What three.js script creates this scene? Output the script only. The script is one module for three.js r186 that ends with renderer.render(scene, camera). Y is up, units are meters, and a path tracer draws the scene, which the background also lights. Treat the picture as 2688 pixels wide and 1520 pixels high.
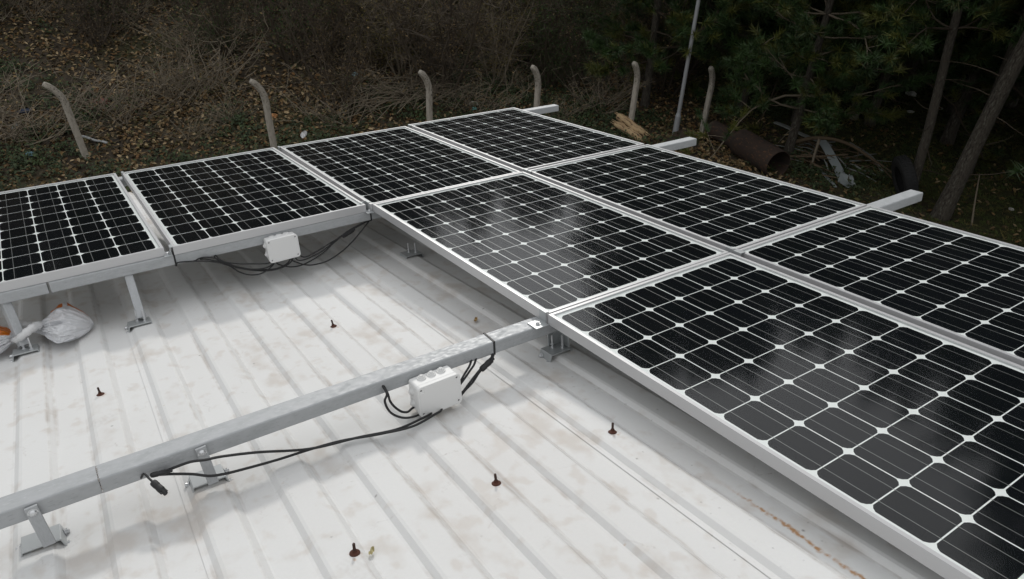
import * as THREE from 'three';
import { mergeGeometries, mergeVertices } from 'three/addons/utils/BufferGeometryUtils.js';
import { RoundedBoxGeometry } from 'three/addons/geometries/RoundedBoxGeometry.js';
import { ImprovedNoise } from 'three/addons/math/ImprovedNoise.js';

// ------------------------------------------------------------------ camera, sky, sun, exposure
const V = (x, y, z) => new THREE.Vector3(x, y, z);
// axes of the solar array: a runs along the rails, b down the panels towards the photographer, n into the roof
const AX = V(0.99954991, -0.02999963, 0), BX = V(0.00510217, 0.16999788, 0.98543122), NX = V(-0.02956257, -0.98498769, 0.17007442);
const world = (a, b, n) => AX.clone().multiplyScalar(a).addScaledVector(BX, b).addScaledVector(NX, n);
const dirW = (r) => world(r[0], r[1], r[2]);
const scene = new THREE.Scene();
const camera = new THREE.PerspectiveCamera(43.42, 1024 / 579, 0.05, 900);
{
  const right = dirW([0.83384075, 0.55118706, 0.03004045]), down = dirW([-0.25910589, 0.34276396, 0.90298229]), fwd = dirW([0.48741537, -0.76072708, 0.42862637]);
  const m = new THREE.Matrix4().makeBasis(right, down.clone().negate(), fwd.clone().negate());
  camera.quaternion.setFromRotationMatrix(m);
  camera.position.copy(world(-1.1561866, 2.93362723, -1.02452709));
}
const renderer = new THREE.WebGLRenderer({ antialias: true });
renderer.toneMapping = THREE.LinearToneMapping;
renderer.toneMappingExposure = 1.08;
renderer.shadowMap.enabled = true;
renderer.shadowMap.type = THREE.PCFSoftShadowMap;

const SUN_AZ = 28 * Math.PI / 180, SUN_EL = 27 * Math.PI / 180;
const SUN = V(Math.sin(SUN_AZ) * Math.cos(SUN_EL), Math.sin(SUN_EL), -Math.cos(SUN_AZ) * Math.cos(SUN_EL));
{
  const w = 512, h = 256, data = new Float32Array(w * h * 4), per = new ImprovedNoise();
  for (let j = 0; j < h; j++) for (let i = 0; i < w; i++) {
    const el = ((j + 0.5) / h - 0.5) * Math.PI, az = ((i + 0.5) / w - 0.5) * 2 * Math.PI;
    const d = V(Math.cos(el) * Math.cos(az), Math.sin(el), Math.cos(el) * Math.sin(az));
    const z = Math.max(0, d.y);
    let L = 0.47 + 0.45 * z;                                     // overcast: brighter overhead
    const c = Math.acos(Math.max(-1, Math.min(1, d.dot(SUN))));
    L += 0.55 * Math.exp(-Math.pow(c / 0.45, 2));                // bright cloud round the veiled sun
    const q = 2.4 / (0.25 + z);
    L *= 1 + 0.10 * per.noise(d.x * q + 7, d.z * q, 1.3) + 0.05 * per.noise(d.x * q * 2.7, d.z * q * 2.7, 8.1);
    if (d.y < 0) L = 0.25;
    const o = (j * w + i) * 4;
    data[o] = L * 0.985; data[o + 1] = L * 1.0; data[o + 2] = L * 1.02; data[o + 3] = 1;
  }
  const sky = new THREE.DataTexture(data, w, h, THREE.RGBAFormat, THREE.FloatType);
  sky.mapping = THREE.EquirectangularReflectionMapping; sky.magFilter = sky.minFilter = THREE.LinearFilter; sky.needsUpdate = true;
  scene.background = sky; scene.environment = sky;
}
const sun = new THREE.DirectionalLight(new THREE.Color(1, 0.965, 0.91), 1.0);
sun.position.copy(SUN).multiplyScalar(60); sun.target.position.set(0, 0, 0);
sun.castShadow = true; sun.shadow.radius = 10; sun.shadow.mapSize.set(4096, 4096);
Object.assign(sun.shadow.camera, { left: -30, right: 30, top: 30, bottom: -30, near: 1, far: 150 });
scene.add(sun, sun.target);

// ------------------------------------------------------------------ helpers
let seed = 12345;
function rnd() { seed |= 0; seed = seed + 0x6D2B79F5 | 0; let t = Math.imul(seed ^ seed >>> 15, 1 | seed); t = t + Math.imul(t ^ t >>> 7, 61 | t) ^ t; return ((t ^ t >>> 14) >>> 0) / 4294967296; }
const rr = (a, b) => a + (b - a) * rnd();
const perlin = new ImprovedNoise();
const fbm = (x, y, z, o = 4) => { let s = 0, a = 0.5; for (let i = 0; i < o; i++) { s += a * perlin.noise(x, y, z); x *= 2.03; y *= 2.03; z += 5.3; a *= 0.5; } return s; };
const clamp = (x, a = 0, b = 1) => Math.max(a, Math.min(b, x));
const smooth = (a, b, x) => { const t = clamp((x - a) / (b - a)); return t * t * (3 - 2 * t); };
const used = {};
function numbered(n) { const k = used[n] = (used[n] ?? -1) + 1; return k ? `${n}_${String(k).padStart(3, '0')}` : n; }
function tag(o, label, category, group, kind) {
  if (label) o.userData.label = label;
  if (category) o.userData.category = category;
  if (group) o.userData.group = group;
  if (kind) o.userData.kind = kind;
  return o;
}
function shadow(o) { o.traverse(c => { if (c.isMesh) { c.castShadow = true; c.receiveShadow = true; } }); return o; }
function thing(name, label, category, group) { const g = new THREE.Group(); g.name = numbered(name); scene.add(g); return tag(g, label, category, group); }
function mesh(name, geo, mat, parent) {
  const m = new THREE.Mesh(Array.isArray(geo) ? mergeGeometries(geo.map(g => plain(g))) : geo, mat);
  m.castShadow = m.receiveShadow = true; m.name = parent ? name : numbered(name); (parent ?? scene).add(m); return m;
}
function plain(g) { const q = g.index ? g.toNonIndexed() : g; for (const k of Object.keys(q.attributes)) if (!['position', 'normal', 'uv', 'color'].includes(k)) q.deleteAttribute(k); return q; }
const QARR = new THREE.Quaternion().setFromRotationMatrix(new THREE.Matrix4().makeBasis(AX, NX.clone().negate(), BX));
// put a thing on the array: x along rails, y up from the panels' face, z down the panels
function onArray(o, a, b, n, turn = 0) { o.position.copy(world(a, b, n)); o.quaternion.copy(QARR).multiply(new THREE.Quaternion().setFromAxisAngle(V(0, 1, 0), turn)); return o; }
// the roof plane: its own frame, u across the ribs, v down the slope towards the photographer
const ROOF_S = 0.065, ROOF_TURN = 0.018;
const roofN = (b) => 0.174 - ROOF_S * (b - 1.33);
const QROOF = QARR.clone().multiply(new THREE.Quaternion().setFromAxisAngle(V(1, 0, 0), -Math.atan(ROOF_S))).multiply(new THREE.Quaternion().setFromAxisAngle(V(0, 1, 0), -ROOF_TURN));
const ROOF_O = world(0, 1.33, 0.174);
const roofLocal = (a, b) => { const p = world(a, b, roofN(b)).sub(ROOF_O).applyQuaternion(QROOF.clone().invert()); return p; };
function onRoof(o, a, b, lift = 0, turn = 0) {
  const p = roofLocal(a, b); p.y = lift; o.position.copy(p.applyQuaternion(QROOF).add(ROOF_O));
  o.quaternion.copy(QROOF).multiply(new THREE.Quaternion().setFromAxisAngle(V(0, 1, 0), turn)); return o;
}
const C = (r, g, b) => new THREE.Color().setRGB(r, g, b);
function std(o) { if (Array.isArray(o.color)) o.color = C(...o.color); return new THREE.MeshStandardMaterial(o); }
function phy(o) { if (Array.isArray(o.color)) o.color = C(...o.color); return new THREE.MeshPhysicalMaterial(o); }
function box(w, h, d, x = 0, y = 0, z = 0, r = 0) {
  const g = r ? new RoundedBoxGeometry(w, h, d, 2, r) : new THREE.BoxGeometry(w, h, d); g.translate(x, y, z); return g;
}
function cyl(r0, r1, h, x = 0, y = 0, z = 0, seg = 14) { const g = new THREE.CylinderGeometry(r1, r0, h, seg); g.translate(x, y, z); return g; }
function tube(pts, r, seg = 40, rad = 8, closed = false) { return new THREE.TubeGeometry(new THREE.CatmullRomCurve3(pts, closed, 'centripetal'), seg, r, rad, closed); }
// a limb with its own radius at every point
function limb(pts, radii, rad = 6, cap = true) {
  const pos = [], idx = [], uv = []; let prevU = V(1, 0, 0), len = 0;
  for (let i = 0; i < pts.length; i++) {
    const t = (pts[Math.min(i + 1, pts.length - 1)].clone().sub(pts[Math.max(i - 1, 0)])).normalize();
    let u = prevU.clone().addScaledVector(t, -prevU.dot(t)); if (u.lengthSq() < 1e-6) u = V(0, 0, 1).addScaledVector(t, -t.z); u.normalize(); prevU = u;
    const w = t.clone().cross(u); if (i) len += pts[i].distanceTo(pts[i - 1]);
    for (let k = 0; k <= rad; k++) { const a = k / rad * 2 * Math.PI, c = Math.cos(a) * radii[i], s = Math.sin(a) * radii[i]; pos.push(pts[i].x + u.x * c + w.x * s, pts[i].y + u.y * c + w.y * s, pts[i].z + u.z * c + w.z * s); uv.push(k / rad * 2 * Math.PI * radii[0], len); }
  }
  const n = rad + 1;
  for (let i = 0; i + 1 < pts.length; i++) for (let k = 0; k < rad; k++) { const a = i * n + k, b = a + n; idx.push(a, a + 1, b, b, a + 1, b + 1); }
  if (cap) for (const [row, flip] of [[0, 1], [pts.length - 1, 0]]) {
    const c = pos.length / 3; pos.push(pts[row].x, pts[row].y, pts[row].z); uv.push(0, 0);
    for (let k = 0; k < rad; k++) { const a = row * n + k; flip ? idx.push(c, a + 1, a) : idx.push(c, a, a + 1); }
  }
  const g = new THREE.BufferGeometry(); g.setAttribute('position', new THREE.Float32BufferAttribute(pos, 3)); g.setAttribute('uv', new THREE.Float32BufferAttribute(uv, 2)); g.setIndex(idx); g.computeVertexNormals(); return g;
}
const toS = (x) => Math.round(255 * clamp(x <= 0.0031308 ? 12.92 * x : 1.055 * Math.pow(x, 1 / 2.4) - 0.055));
function texture(w, h, fn, color = true, rx = 1, ry = 1) {
  const d = new Uint8Array(w * h * 4);
  for (let j = 0; j < h; j++) for (let i = 0; i < w; i++) {
    const c = fn((i + 0.5) / w, (j + 0.5) / h, i, j), o = (j * w + i) * 4;
    if (color) { d[o] = toS(c[0]); d[o + 1] = toS(c[1]); d[o + 2] = toS(c[2]); } else d[o] = d[o + 1] = d[o + 2] = Math.round(255 * clamp(c));
    d[o + 3] = 255;
  }
  const t = new THREE.DataTexture(d, w, h, THREE.RGBAFormat, THREE.UnsignedByteType);
  t.wrapS = t.wrapT = THREE.RepeatWrapping; t.magFilter = THREE.LinearFilter; t.minFilter = THREE.LinearMipmapLinearFilter; t.generateMipmaps = true;
  if (color) t.colorSpace = THREE.SRGBColorSpace; t.repeat.set(rx, ry); t.needsUpdate = true; return t;
}
const mix3 = (a, b, t) => [a[0] + (b[0] - a[0]) * t, a[1] + (b[1] - a[1]) * t, a[2] + (b[2] - a[2]) * t];

// ------------------------------------------------------------------ the building with its ribbed white roof
const PITCH = 0.1847, CREST_R = -0.0725, CREST_W = 0.068, SLOPE = 0.019, RIB_H = 0.013;
const U0 = -3.4, U1 = 1.93, V0 = -3.77, V1 = 3.4, TV0 = -1.95;                 // roof frame limits: V0 eave, V1 ridge
const TU = 5.4, TV = 5.4, TW = 2048;
const crestOf = (u) => { const k = Math.round((u - (CREST_R - CREST_W / 2)) / PITCH); return u - (CREST_R - CREST_W / 2) - k * PITCH; };  // distance from the nearest crest's middle
const BOLTS = [[-0.445, 0.617], [-1.206, 0.609], [-0.827, 1.768], [-0.463, 1.755], [-0.109, 1.763]];
function roofTexture() {
  const marks = new Float32Array(TW * TW), rust = new Float32Array(TW * TW), dark = new Float32Array(TW * TW);
  const px = (u) => (u - U0) / TU * TW, py = (v) => (v - TV0) / TV * TW;
  const dab = (buf, x, y, r, a) => { for (let j = Math.floor(y - r - 1); j <= y + r + 1; j++) for (let i = Math.floor(x - r - 1); i <= x + r + 1; i++) { if (i < 0 || j < 0 || i >= TW || j >= TW) continue; const d = Math.hypot(i - x, j - y); if (d < r + 0.7) { const o = j * TW + i; buf[o] = Math.min(1, buf[o] + a * clamp(r + 0.7 - d)); } } };
  const stroke = (buf, u0, v0, u1, v1, r, a, wob = 0) => { const n = Math.ceil(Math.hypot(px(u1) - px(u0), py(v1) - py(v0)) / 1.2) + 1, ph = rnd() * 99; for (let k = 0; k <= n; k++) { const t = k / n, w = wob * perlin.noise(t * 5 + ph, ph, 0); dab(buf, px(u0 + (u1 - u0) * t + w), py(v0 + (v1 - v0) * t + w * 0.5), r, a); } };
  for (let k = 0; k < 900; k++) { const u = rr(U0, U1), v = rr(-1, V1), an = rr(0, 6.28), l = rr(0.01, 0.09); stroke(marks, u, v, u + Math.cos(an) * l, v + Math.sin(an) * l, 0.35, rr(0.10, 0.38), 0.02); }
  for (let k = 0; k < 30; k++) {                                     // boot scuffs: bundles of short bars
    const u = rr(-2, 1), v = rr(-0.6, 2.2), an = rr(-0.5, 0.5), n = 4 + Math.floor(rr(0, 5));
    for (let q = 0; q < n; q++) { const o = q * 0.011; stroke(marks, u + o * Math.cos(an), v + o * Math.sin(an), u + o * Math.cos(an) - 0.05 * Math.sin(an), v + o * Math.sin(an) + 0.05 * Math.cos(an), 1.3, 0.06, 0.012); }
  }
  for (let k = 0; k < 240; k++) dab(dark, px(rr(U0, U1)), py(rr(-1, V1)), rr(0.3, 1.0), rr(0.4, 1));
  for (let k = 0; k < 60; k++) { const v = rr(0.0, 1.4), u = rr(-0.2, 0.06); dab(dark, px(u), py(v), rr(0.1, 0.5), rr(0.3, 0.9)); }
  // the rust run along the valley beside the front panel
  const run = [[-0.039, 2.069], [-0.041, 2.148], [-0.041, 2.235], [-0.046, 2.283], [-0.052, 2.343], [-0.052, 2.424], [-0.050, 2.56]].map(([a, b]) => roofLocal(a, b));
  for (let k = 0; k + 1 < run.length; k++) for (let q = 0; q < 46; q++) { const t = rnd(), s = Math.pow(rnd(), 2) * (rnd() < 0.5 ? -1 : 1); const e = smooth(0, 1.2, k + t); dab(rust, px(run[k].x + (run[k + 1].x - run[k].x) * t + s * 0.006), py(run[k].z + (run[k + 1].z - run[k].z) * t), rr(0.4, 1.5), rr(0.12, 0.5) * e); }
  for (const [a, b] of BOLTS) { const p = roofLocal(a, b); for (let q = 0; q < 26; q++) dab(rust, px(p.x + rr(-0.012, 0.012)), py(p.z + rr(-0.006, 0.02)), rr(0.4, 1.2), rr(0.05, 0.3)); }
  for (let k = 0; k < 90; k++) { const u = rr(U0, U1), v = rr(-1, V1); dab(rust, px(u), py(v), rr(0.4, 1.1), rr(0.15, 0.55)); }
  return texture(TW, TW, (s, t, i, j) => {
    const u = U0 + s * TU, v = TV0 + t * TV, o = j * TW + i;
    let c = [0.665, 0.667, 0.658];
    const g = fbm(u * 1.7 + 3, v * 1.3, 2.2, 3);
    c = mix3(c, [0.57, 0.557, 0.54], clamp(0.25 + 1.3 * g) * 0.75);
    // brushed-out brown smears, blotchy
    const s1 = fbm(u * 7 + 2, v * 5, 7.7, 5), s2 = fbm(u * 22, v * 17, 3.1, 3);
    c = mix3(c, [0.47, 0.42, 0.37], smooth(0.04, 0.50, s1 + 0.45 * s2) * 0.56);
    c = mix3(c, [0.50, 0.45, 0.40], smooth(0.12, 0.40, fbm(u * 19 + 9 + 0.5 * s1, v * 15, 1.9, 4) + 0.3 * g) * 0.42);
    // dirt lodged in streaks along the foot and the edge of each rib
    const d = crestOf(u), foot = Math.min(Math.abs(Math.abs(d) - CREST_W / 2 - SLOPE), Math.abs(d - CREST_W / 2));
    const line = fbm(u * 9, v * 3.2, 5.5, 4), fine = fbm(u * 60, v * 26, 9.1, 3);
    c = mix3(c, [0.32, 0.27, 0.23], clamp(1 - foot / (0.003 + 0.008 * clamp(0.2 + 1.4 * line))) * clamp(0.05 + 1.9 * line + 1.3 * fine) * 0.62);
    const edge = Math.abs(d - CREST_W / 2 - 0.001), hair = fbm(u * 40, v * 6, 2.9, 3);
    c = mix3(c, [0.20, 0.17, 0.15], clamp(1 - edge / 0.0022) * clamp(0.45 + 1.6 * hair) * 0.55);
    c = mix3(c, [0.36, 0.33, 0.30], marks[o] * 0.8);
    c = mix3(c, [0.10, 0.09, 0.08], dark[o] * 0.9);
    c = mix3(c, [0.40, 0.19, 0.055], rust[o] * 0.9);
    const gr = 1 + 0.035 * fbm(u * 160, v * 160, 4.2, 2);
    return [c[0] * gr, c[1] * gr, c[2] * gr];
  });
}
const matRoof = std({ color: [1, 1, 1], map: roofTexture(), roughness: 0.62, metalness: 0.0 });
const matWall = std({ color: [0.62, 0.62, 0.60], roughness: 0.8 });
{
  const bld = thing('metal_roofed_building', 'building under a dirty white ribbed metal roof that carries the solar panels', 'building');
  bld.position.copy(ROOF_O); bld.quaternion.copy(QROOF);
  const prof = [];                                                   // [u, height] across the whole roof
  const k0 = Math.ceil((U0 - CREST_R) / PITCH), k1 = Math.floor((U1 - CREST_R) / PITCH);
  prof.push([U0, 0]);
  for (let k = k0; k <= k1; k++) { const e = CREST_R + k * PITCH; for (const [x, y] of [[-CREST_W - SLOPE - 0.004, 0], [-CREST_W - SLOPE + 0.003, 0.001], [-CREST_W - SLOPE * 0.2, RIB_H - 0.002], [-CREST_W + 0.004, RIB_H], [-0.004, RIB_H], [SLOPE * 0.2, RIB_H - 0.002], [SLOPE - 0.003, 0.001], [SLOPE + 0.004, 0]]) if (e + x > U0 && e + x < U1) prof.push([e + x, y]); }
  prof.push([U1, 0]);
  const rows = 60, cuts = [U0, ...[-4, -3, -2, -1, 0, 1, 2].map(m => CREST_R + m * 5 * PITCH - CREST_W - SLOPE - 0.012).filter(x => x > U0 + 0.1 && x < U1 - 0.1), U1];
  for (let c = 0; c + 1 < cuts.length; c++) {
    const strip = [[cuts[c], 0], ...prof.filter(([u]) => u > cuts[c] && u < cuts[c + 1]), [cuts[c + 1] + (c + 2 < cuts.length ? 0.05 : 0), 0]];
    const g = new THREE.BufferGeometry(), pos = [], uv = [], idx = [];
    for (let r = 0; r <= rows; r++) { const v = V0 + (V1 - V0) * r / rows; for (const [u, y] of strip) { const w = 0.0022 * perlin.noise(u * 2.3, v * 1.1, 3.3); pos.push(u, y + w + (u > cuts[c + 1] && c + 2 < cuts.length ? -0.003 : 0), v); uv.push((u - U0) / TU, (v - TV0) / TV); } }
    const n = strip.length;
    for (let r = 0; r < rows; r++) for (let k = 0; k + 1 < n; k++) { const a = r * n + k, b = a + n; idx.push(a, b, a + 1, a + 1, b, b + 1); }
    g.setAttribute('position', new THREE.Float32BufferAttribute(pos, 3)); g.setAttribute('uv', new THREE.Float32BufferAttribute(uv, 2)); g.setIndex(idx); 
    const g2 = g.toNonIndexed(); g2.computeVertexNormals();
    mesh('roof_sheet', g2, matRoof, bld);
  }
  // purlins and eave gutter under the sheet, walls down to the ground
  mesh('eave_purlin', box(U1 - U0 - 0.02, 0.08, 0.06, (U0 + U1) / 2, -0.05, V0 + 0.06), matWall, bld);
  mesh('gable_trim', box(0.02, 0.16, V1 - V0, U1 + 0.012, -0.05, (V0 + V1) / 2), matWall, bld);
  const inv = new THREE.Matrix4().makeRotationFromQuaternion(QROOF).invert();
  const downL = V(0, -1, 0).applyMatrix4(inv);
  const wallGeo = (x0, z0, x1, z1) => { const top = [V(x0, -0.06, z0), V(x1, -0.06, z1)], p = []; const out = []; const th = 0.15; const nrm = V(z1 - z0, 0, -(x1 - x0)).normalize().multiplyScalar(th);
    const a = top[0], b = top[1], a2 = a.clone().add(nrm), b2 = b.clone().add(nrm); const dn = (q) => q.clone().addScaledVector(downL, 5.6);
    const quad = (q1, q2, q3, q4) => out.push(q1, q2, q3, q1, q3, q4);
    quad(a, b, dn(b), dn(a)); quad(b2, a2, dn(a2), dn(b2)); quad(a, a2, b2, b); quad(a2, a, dn(a), dn(a2)); quad(b, b2, dn(b2), dn(b)); quad(dn(a), dn(b), dn(b2), dn(a2));
    for (const q of out) p.push(q.x, q.y, q.z); const g = new THREE.BufferGeometry(); g.setAttribute('position', new THREE.Float32BufferAttribute(p, 3)); g.computeVertexNormals(); return g; };
  mesh('wall', wallGeo(U0 + 0.1, V0 + 0.2, U1 - 0.1, V0 + 0.2), matWall, bld);
  mesh('wall', wallGeo(U1 - 0.1, V0 + 0.36, U1 - 0.1, V1), matWall, bld);
  mesh('wall', wallGeo(U0 + 0.1, V1 - 0.1, U0 + 0.1, V0 + 0.4), matWall, bld);
}

// ------------------------------------------------------------------ ground
const GY = -4.45;
function groundY(x, z) {
  const d = 0.252 * (x - 9.3) - 0.968 * (z + 8.1);                    // metres behind the fence
  let y = GY + 0.13 * Math.max(0, d - 0.8) * smooth(13, 7, x - 0.25 * z - 2.2) + 0.05 * Math.max(0, d - 4) + 0.11 * clamp(d - 13, 0, 22);
  y += 0.10 * fbm(x * 0.35, z * 0.35, 1.1, 3) * smooth(40, 20, Math.hypot(x, z));
  return y;
}
const leafGround = texture(1024, 1024, (s, t) => {
  const x = s * 8, y = t * 8; const tile = (f, o, z) => { // blend so that the picture repeats without a seam
    const a = fbm(s * f, t * f, z, o), b = fbm((s - 1) * f, t * f, z, o), c = fbm(s * f, (t - 1) * f, z, o), d = fbm((s - 1) * f, (t - 1) * f, z, o); return (a * (1 - s) + b * s) * (1 - t) + (c * (1 - s) + d * s) * t; };
  const g = tile(6, 4, 1.2), m = tile(26, 3, 4.7), f = tile(90, 2, 9.1);
  let c = [0.034, 0.024, 0.013];
  c = mix3(c, [0.075, 0.050, 0.024], smooth(0.0, 0.35, m + 0.5 * f));
  c = mix3(c, [0.014, 0.011, 0.007], smooth(0.05, 0.3, -m + 0.4 * f));
  c = mix3(c, [0.120, 0.088, 0.050], smooth(0.17, 0.30, f) * 0.8);
  c = mix3(c, [0.022, 0.034, 0.008], smooth(0.05, 0.3, g + 0.4 * m) * 0.6);
  return c;
}, true);
const matGround = std({ color: [1, 1, 1], map: leafGround, vertexColors: true, roughness: 0.95 });
{
  const xs = [], zs = [];
  for (let x = -250; x < -20; x += 20) xs.push(x); for (let x = -20; x <= 36; x += 0.5) xs.push(x); for (let x = 50; x <= 250; x += 20) xs.push(x);
  for (let z = -250; z < -44; z += 20) zs.push(z); for (let z = -44; z <= 12; z += 0.5) zs.push(z); for (let z = 30; z <= 250; z += 20) zs.push(z);
  const pos = [], uv = [], col = [], idx = [];
  for (const z of zs) for (const x of xs) {
    pos.push(x, groundY(x, z), z); uv.push(x / 2.6, z / 2.6);
    const moss = smooth(-0.1, 0.35, fbm(x * 0.3 + 4, z * 0.3, 3.3, 3) + 0.55 * smooth(11, 14, x + 0.25 * (z + 6)) - 0.1);
    const c = mix3([1, 1, 1], [0.85, 1.35, 0.42], moss * 0.85); col.push(...c);
  }
  const n = xs.length; for (let j = 0; j + 1 < zs.length; j++) for (let i = 0; i + 1 < n; i++) { const a = j * n + i, b = a + n; idx.push(a, b, a + 1, a + 1, b, b + 1); }
  const g = new THREE.BufferGeometry(); g.setAttribute('position', new THREE.Float32BufferAttribute(pos, 3)); g.setAttribute('uv', new THREE.Float32BufferAttribute(uv, 2)); g.setAttribute('color', new THREE.Float32BufferAttribute(col, 3)); g.setIndex(idx); g.computeVertexNormals();
  const m = mesh('ground', g, matGround); m.castShadow = false; m.userData.kind = 'structure';
}
// fallen leaves, moss tufts and low green plants: nobody could count them
const M4 = new THREE.Matrix4(), Q4 = new THREE.Quaternion(), E4 = new THREE.Euler(), S4 = V(1, 1, 1);
function scatter(name, geo, mat, list, label, category) {
  const im = new THREE.InstancedMesh(geo, mat, list.length); im.name = numbered(name); im.castShadow = im.receiveShadow = true;
  list.forEach((l, i) => { E4.set(l.rx ?? 0, l.ry ?? 0, l.rz ?? 0, 'YXZ'); Q4.setFromEuler(E4); S4.set(l.s, l.sy ?? l.s, l.s); M4.compose(V(l.x, l.y, l.z), Q4, S4); im.setMatrixAt(i, M4); if (l.c) im.setColorAt(i, l.c); });
  scene.add(im); return tag(im, label, category, null, 'stuff');
}
function poly(pos, idx) { const g = new THREE.BufferGeometry(); g.setAttribute('position', new THREE.Float32BufferAttribute(pos, 3)); g.setIndex(idx); const q = g.toNonIndexed(); q.computeVertexNormals(); return q; }
const matLeaf = phy({ color: [1, 1, 1], roughness: 0.75, side: THREE.DoubleSide });
const inView = (x, z) => { const dx = x + 1.11, dz = z - 2.72, az = Math.atan2(dx, -dz) * 57.3; return az > -8 && az < 76; };
{
  const leafG = poly([0, 0, -0.5, -0.26, 0.10, -0.1, -0.2, 0.16, 0.3, 0, 0.02, 0.5, 0.2, 0.16, 0.3, 0.26, 0.10, -0.1, 0, -0.02, 0.1], [0, 6, 1, 1, 6, 2, 2, 6, 3, 3, 6, 4, 4, 6, 5, 5, 6, 0]);
  const list = [];
  const cols = [[0.13, 0.082, 0.030], [0.18, 0.120, 0.054], [0.080, 0.052, 0.020], [0.27, 0.200, 0.110], [0.12, 0.062, 0.020], [0.036, 0.026, 0.012], [0.07, 0.062, 0.018]];
  while (list.length < 95000) {
    const x = rr(-7, 20), z = rr(-27, 0.5); if (!inView(x, z)) continue;
    const right = smooth(9.5, 13, x + 0.35 * (z + 6)); if (rnd() < right * 0.93) continue;
    if (rnd() < smooth(-0.05, 0.3, fbm(x * 0.4, z * 0.4, 7.1, 3)) * 0.45) continue;
    if (Math.hypot(x + 1.1, z - 2.7) > 17 && rnd() < 0.45) continue;
    const c = cols[Math.floor(rnd() * cols.length)], k = rr(0.7, 1.5);
    list.push({ x, y: groundY(x, z) + rr(0.004, 0.05), z, s: rr(0.06, 0.125), ry: rr(0, 6.28), rx: rr(-0.7, 0.7), rz: rr(-0.7, 0.7), c: C(c[0] * k, c[1] * k, c[2] * k) });
  }
  scatter('leaf_litter', leafG, matLeaf, list, 'brown carpet of fallen leaves on the slope behind the fence', 'fallen leaves');
  // grass and moss under the pines on the right
  const bl = []; const bi = [];
  for (let k = 0; k < 9; k++) { const a = rr(0, 6.28), r = rr(0, 0.25), l = rr(0.5, 1), lean = rr(0.1, 0.7), w = 0.035; const x = Math.cos(a) * r, z = Math.sin(a) * r, o = bl.length / 3; bl.push(x - w * Math.sin(a), 0, z + w * Math.cos(a), x + w * Math.sin(a), 0, z - w * Math.cos(a), x + Math.cos(a) * lean * 0.5 * l, l * 0.7, z + Math.sin(a) * lean * 0.5 * l, x + Math.cos(a) * lean * l, l, z + Math.sin(a) * lean * l); bi.push(o, o + 1, o + 2, o + 2, o + 1, o + 3); }
  const grassG = poly(bl, bi.slice(0)); const gl = [];
  while (gl.length < 30000) {
    const x = rr(4, 26), z = rr(-16, 3); if (!inView(x, z)) continue;
    const right = smooth(9.5, 13.5, x + 0.35 * (z + 6)); if (rnd() > right) continue;
    const k = rr(0.6, 1.2), y = rnd() < 0.25; gl.push({ x, y: groundY(x, z) - 0.005, z, s: rr(0.05, 0.13), sy: rr(0.03, 0.09), ry: rr(0, 6.28), c: y ? C(0.15 * k, 0.120 * k, 0.035 * k) : C(0.065 * k, 0.088 * k, 0.018 * k) });
  }
  scatter('grass', grassG, matLeaf, gl, 'mossy green grass under the pines on the right', 'grass');
  const lw = []; const li = [];
  for (let k = 0; k < 11; k++) { const a = rr(0, 6.28), r = rr(0.1, 0.9), h = rr(0.15, 0.8), s = rr(0.16, 0.3), x = Math.cos(a) * r, z = Math.sin(a) * r, o = lw.length / 3, t = rr(0, 6.28), cx = Math.cos(t) * s, cz = Math.sin(t) * s; lw.push(x - cx, h - 0.05, z - cz, x + cz * 0.6, h + 0.04, z - cx * 0.6, x + cx, h - rr(0, 0.15), z + cz, x - cz * 0.6, h + 0.05, z + cx * 0.6); li.push(o, o + 1, o + 3, o + 3, o + 1, o + 2); }
  const weedG = poly(lw, li), wl = [];
  while (wl.length < 3000) {
    const x = rr(-7, 14), z = rr(-22, -3); if (!inView(x, z)) continue;
    const p = smooth(-0.02, 0.30, fbm(x * 0.4, z * 0.4, 7.1, 3)) + (x < 2 && z > -13 ? 0.12 : 0) + 0.5 * smooth(2.4, 1.2, Math.hypot(x - 8.3, (z + 11) * 0.8)); if (rnd() > p * 0.8) continue;
    const k = rr(0.5, 1.2); wl.push({ x, y: groundY(x, z), z, s: rr(0.10, 0.22), sy: rr(0.12, 0.34), ry: rr(0, 6.28), c: C(0.030 * k, 0.050 * k, 0.012 * k) });
  }
  scatter('low_plants', weedG, matLeaf, wl, 'low dark green plants spreading between the fallen leaves', 'ground plants');
}

// ------------------------------------------------------------------ trees, shrubs and thicket
const barkTex = texture(256, 512, (s, t) => {
  const tl = (f, g, z) => fbm(s * f, t * g, z, 4) * (1 - s) + fbm((s - 1) * f, t * g, z, 4) * s;
  const a = tl(14, 10, 3.1), b = tl(40, 26, 7.7); let c = mix3([0.064, 0.055, 0.042], [0.028, 0.022, 0.017], smooth(0, 0.3, a + 0.5 * b)); return mix3(c, [0.115, 0.112, 0.088], smooth(0.08, 0.3, -a + 0.4 * b));
});
const barkBump = texture(256, 512, (s, t) => { const tl = (f, g, z) => fbm(s * f, t * g, z, 4) * (1 - s) + fbm((s - 1) * f, t * g, z, 4) * s; return 0.5 - 0.9 * tl(14, 10, 3.1) - 0.4 * tl(40, 26, 7.7); }, false);
for (const t of [barkTex, barkBump]) t.repeat.set(2, 1.2);
const matBark = std({ color: [1, 1, 1], map: barkTex, bumpMap: barkBump, bumpScale: 0.02, roughness: 0.95 });
const matTwig = std({ color: [0.060, 0.045, 0.030], roughness: 0.9 });
const matTwigPale = std({ color: [0.17, 0.14, 0.10], roughness: 0.9 });
const matNeedle = phy({ color: [1, 1, 1], vertexColors: true, roughness: 0.6, side: THREE.DoubleSide });
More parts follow.
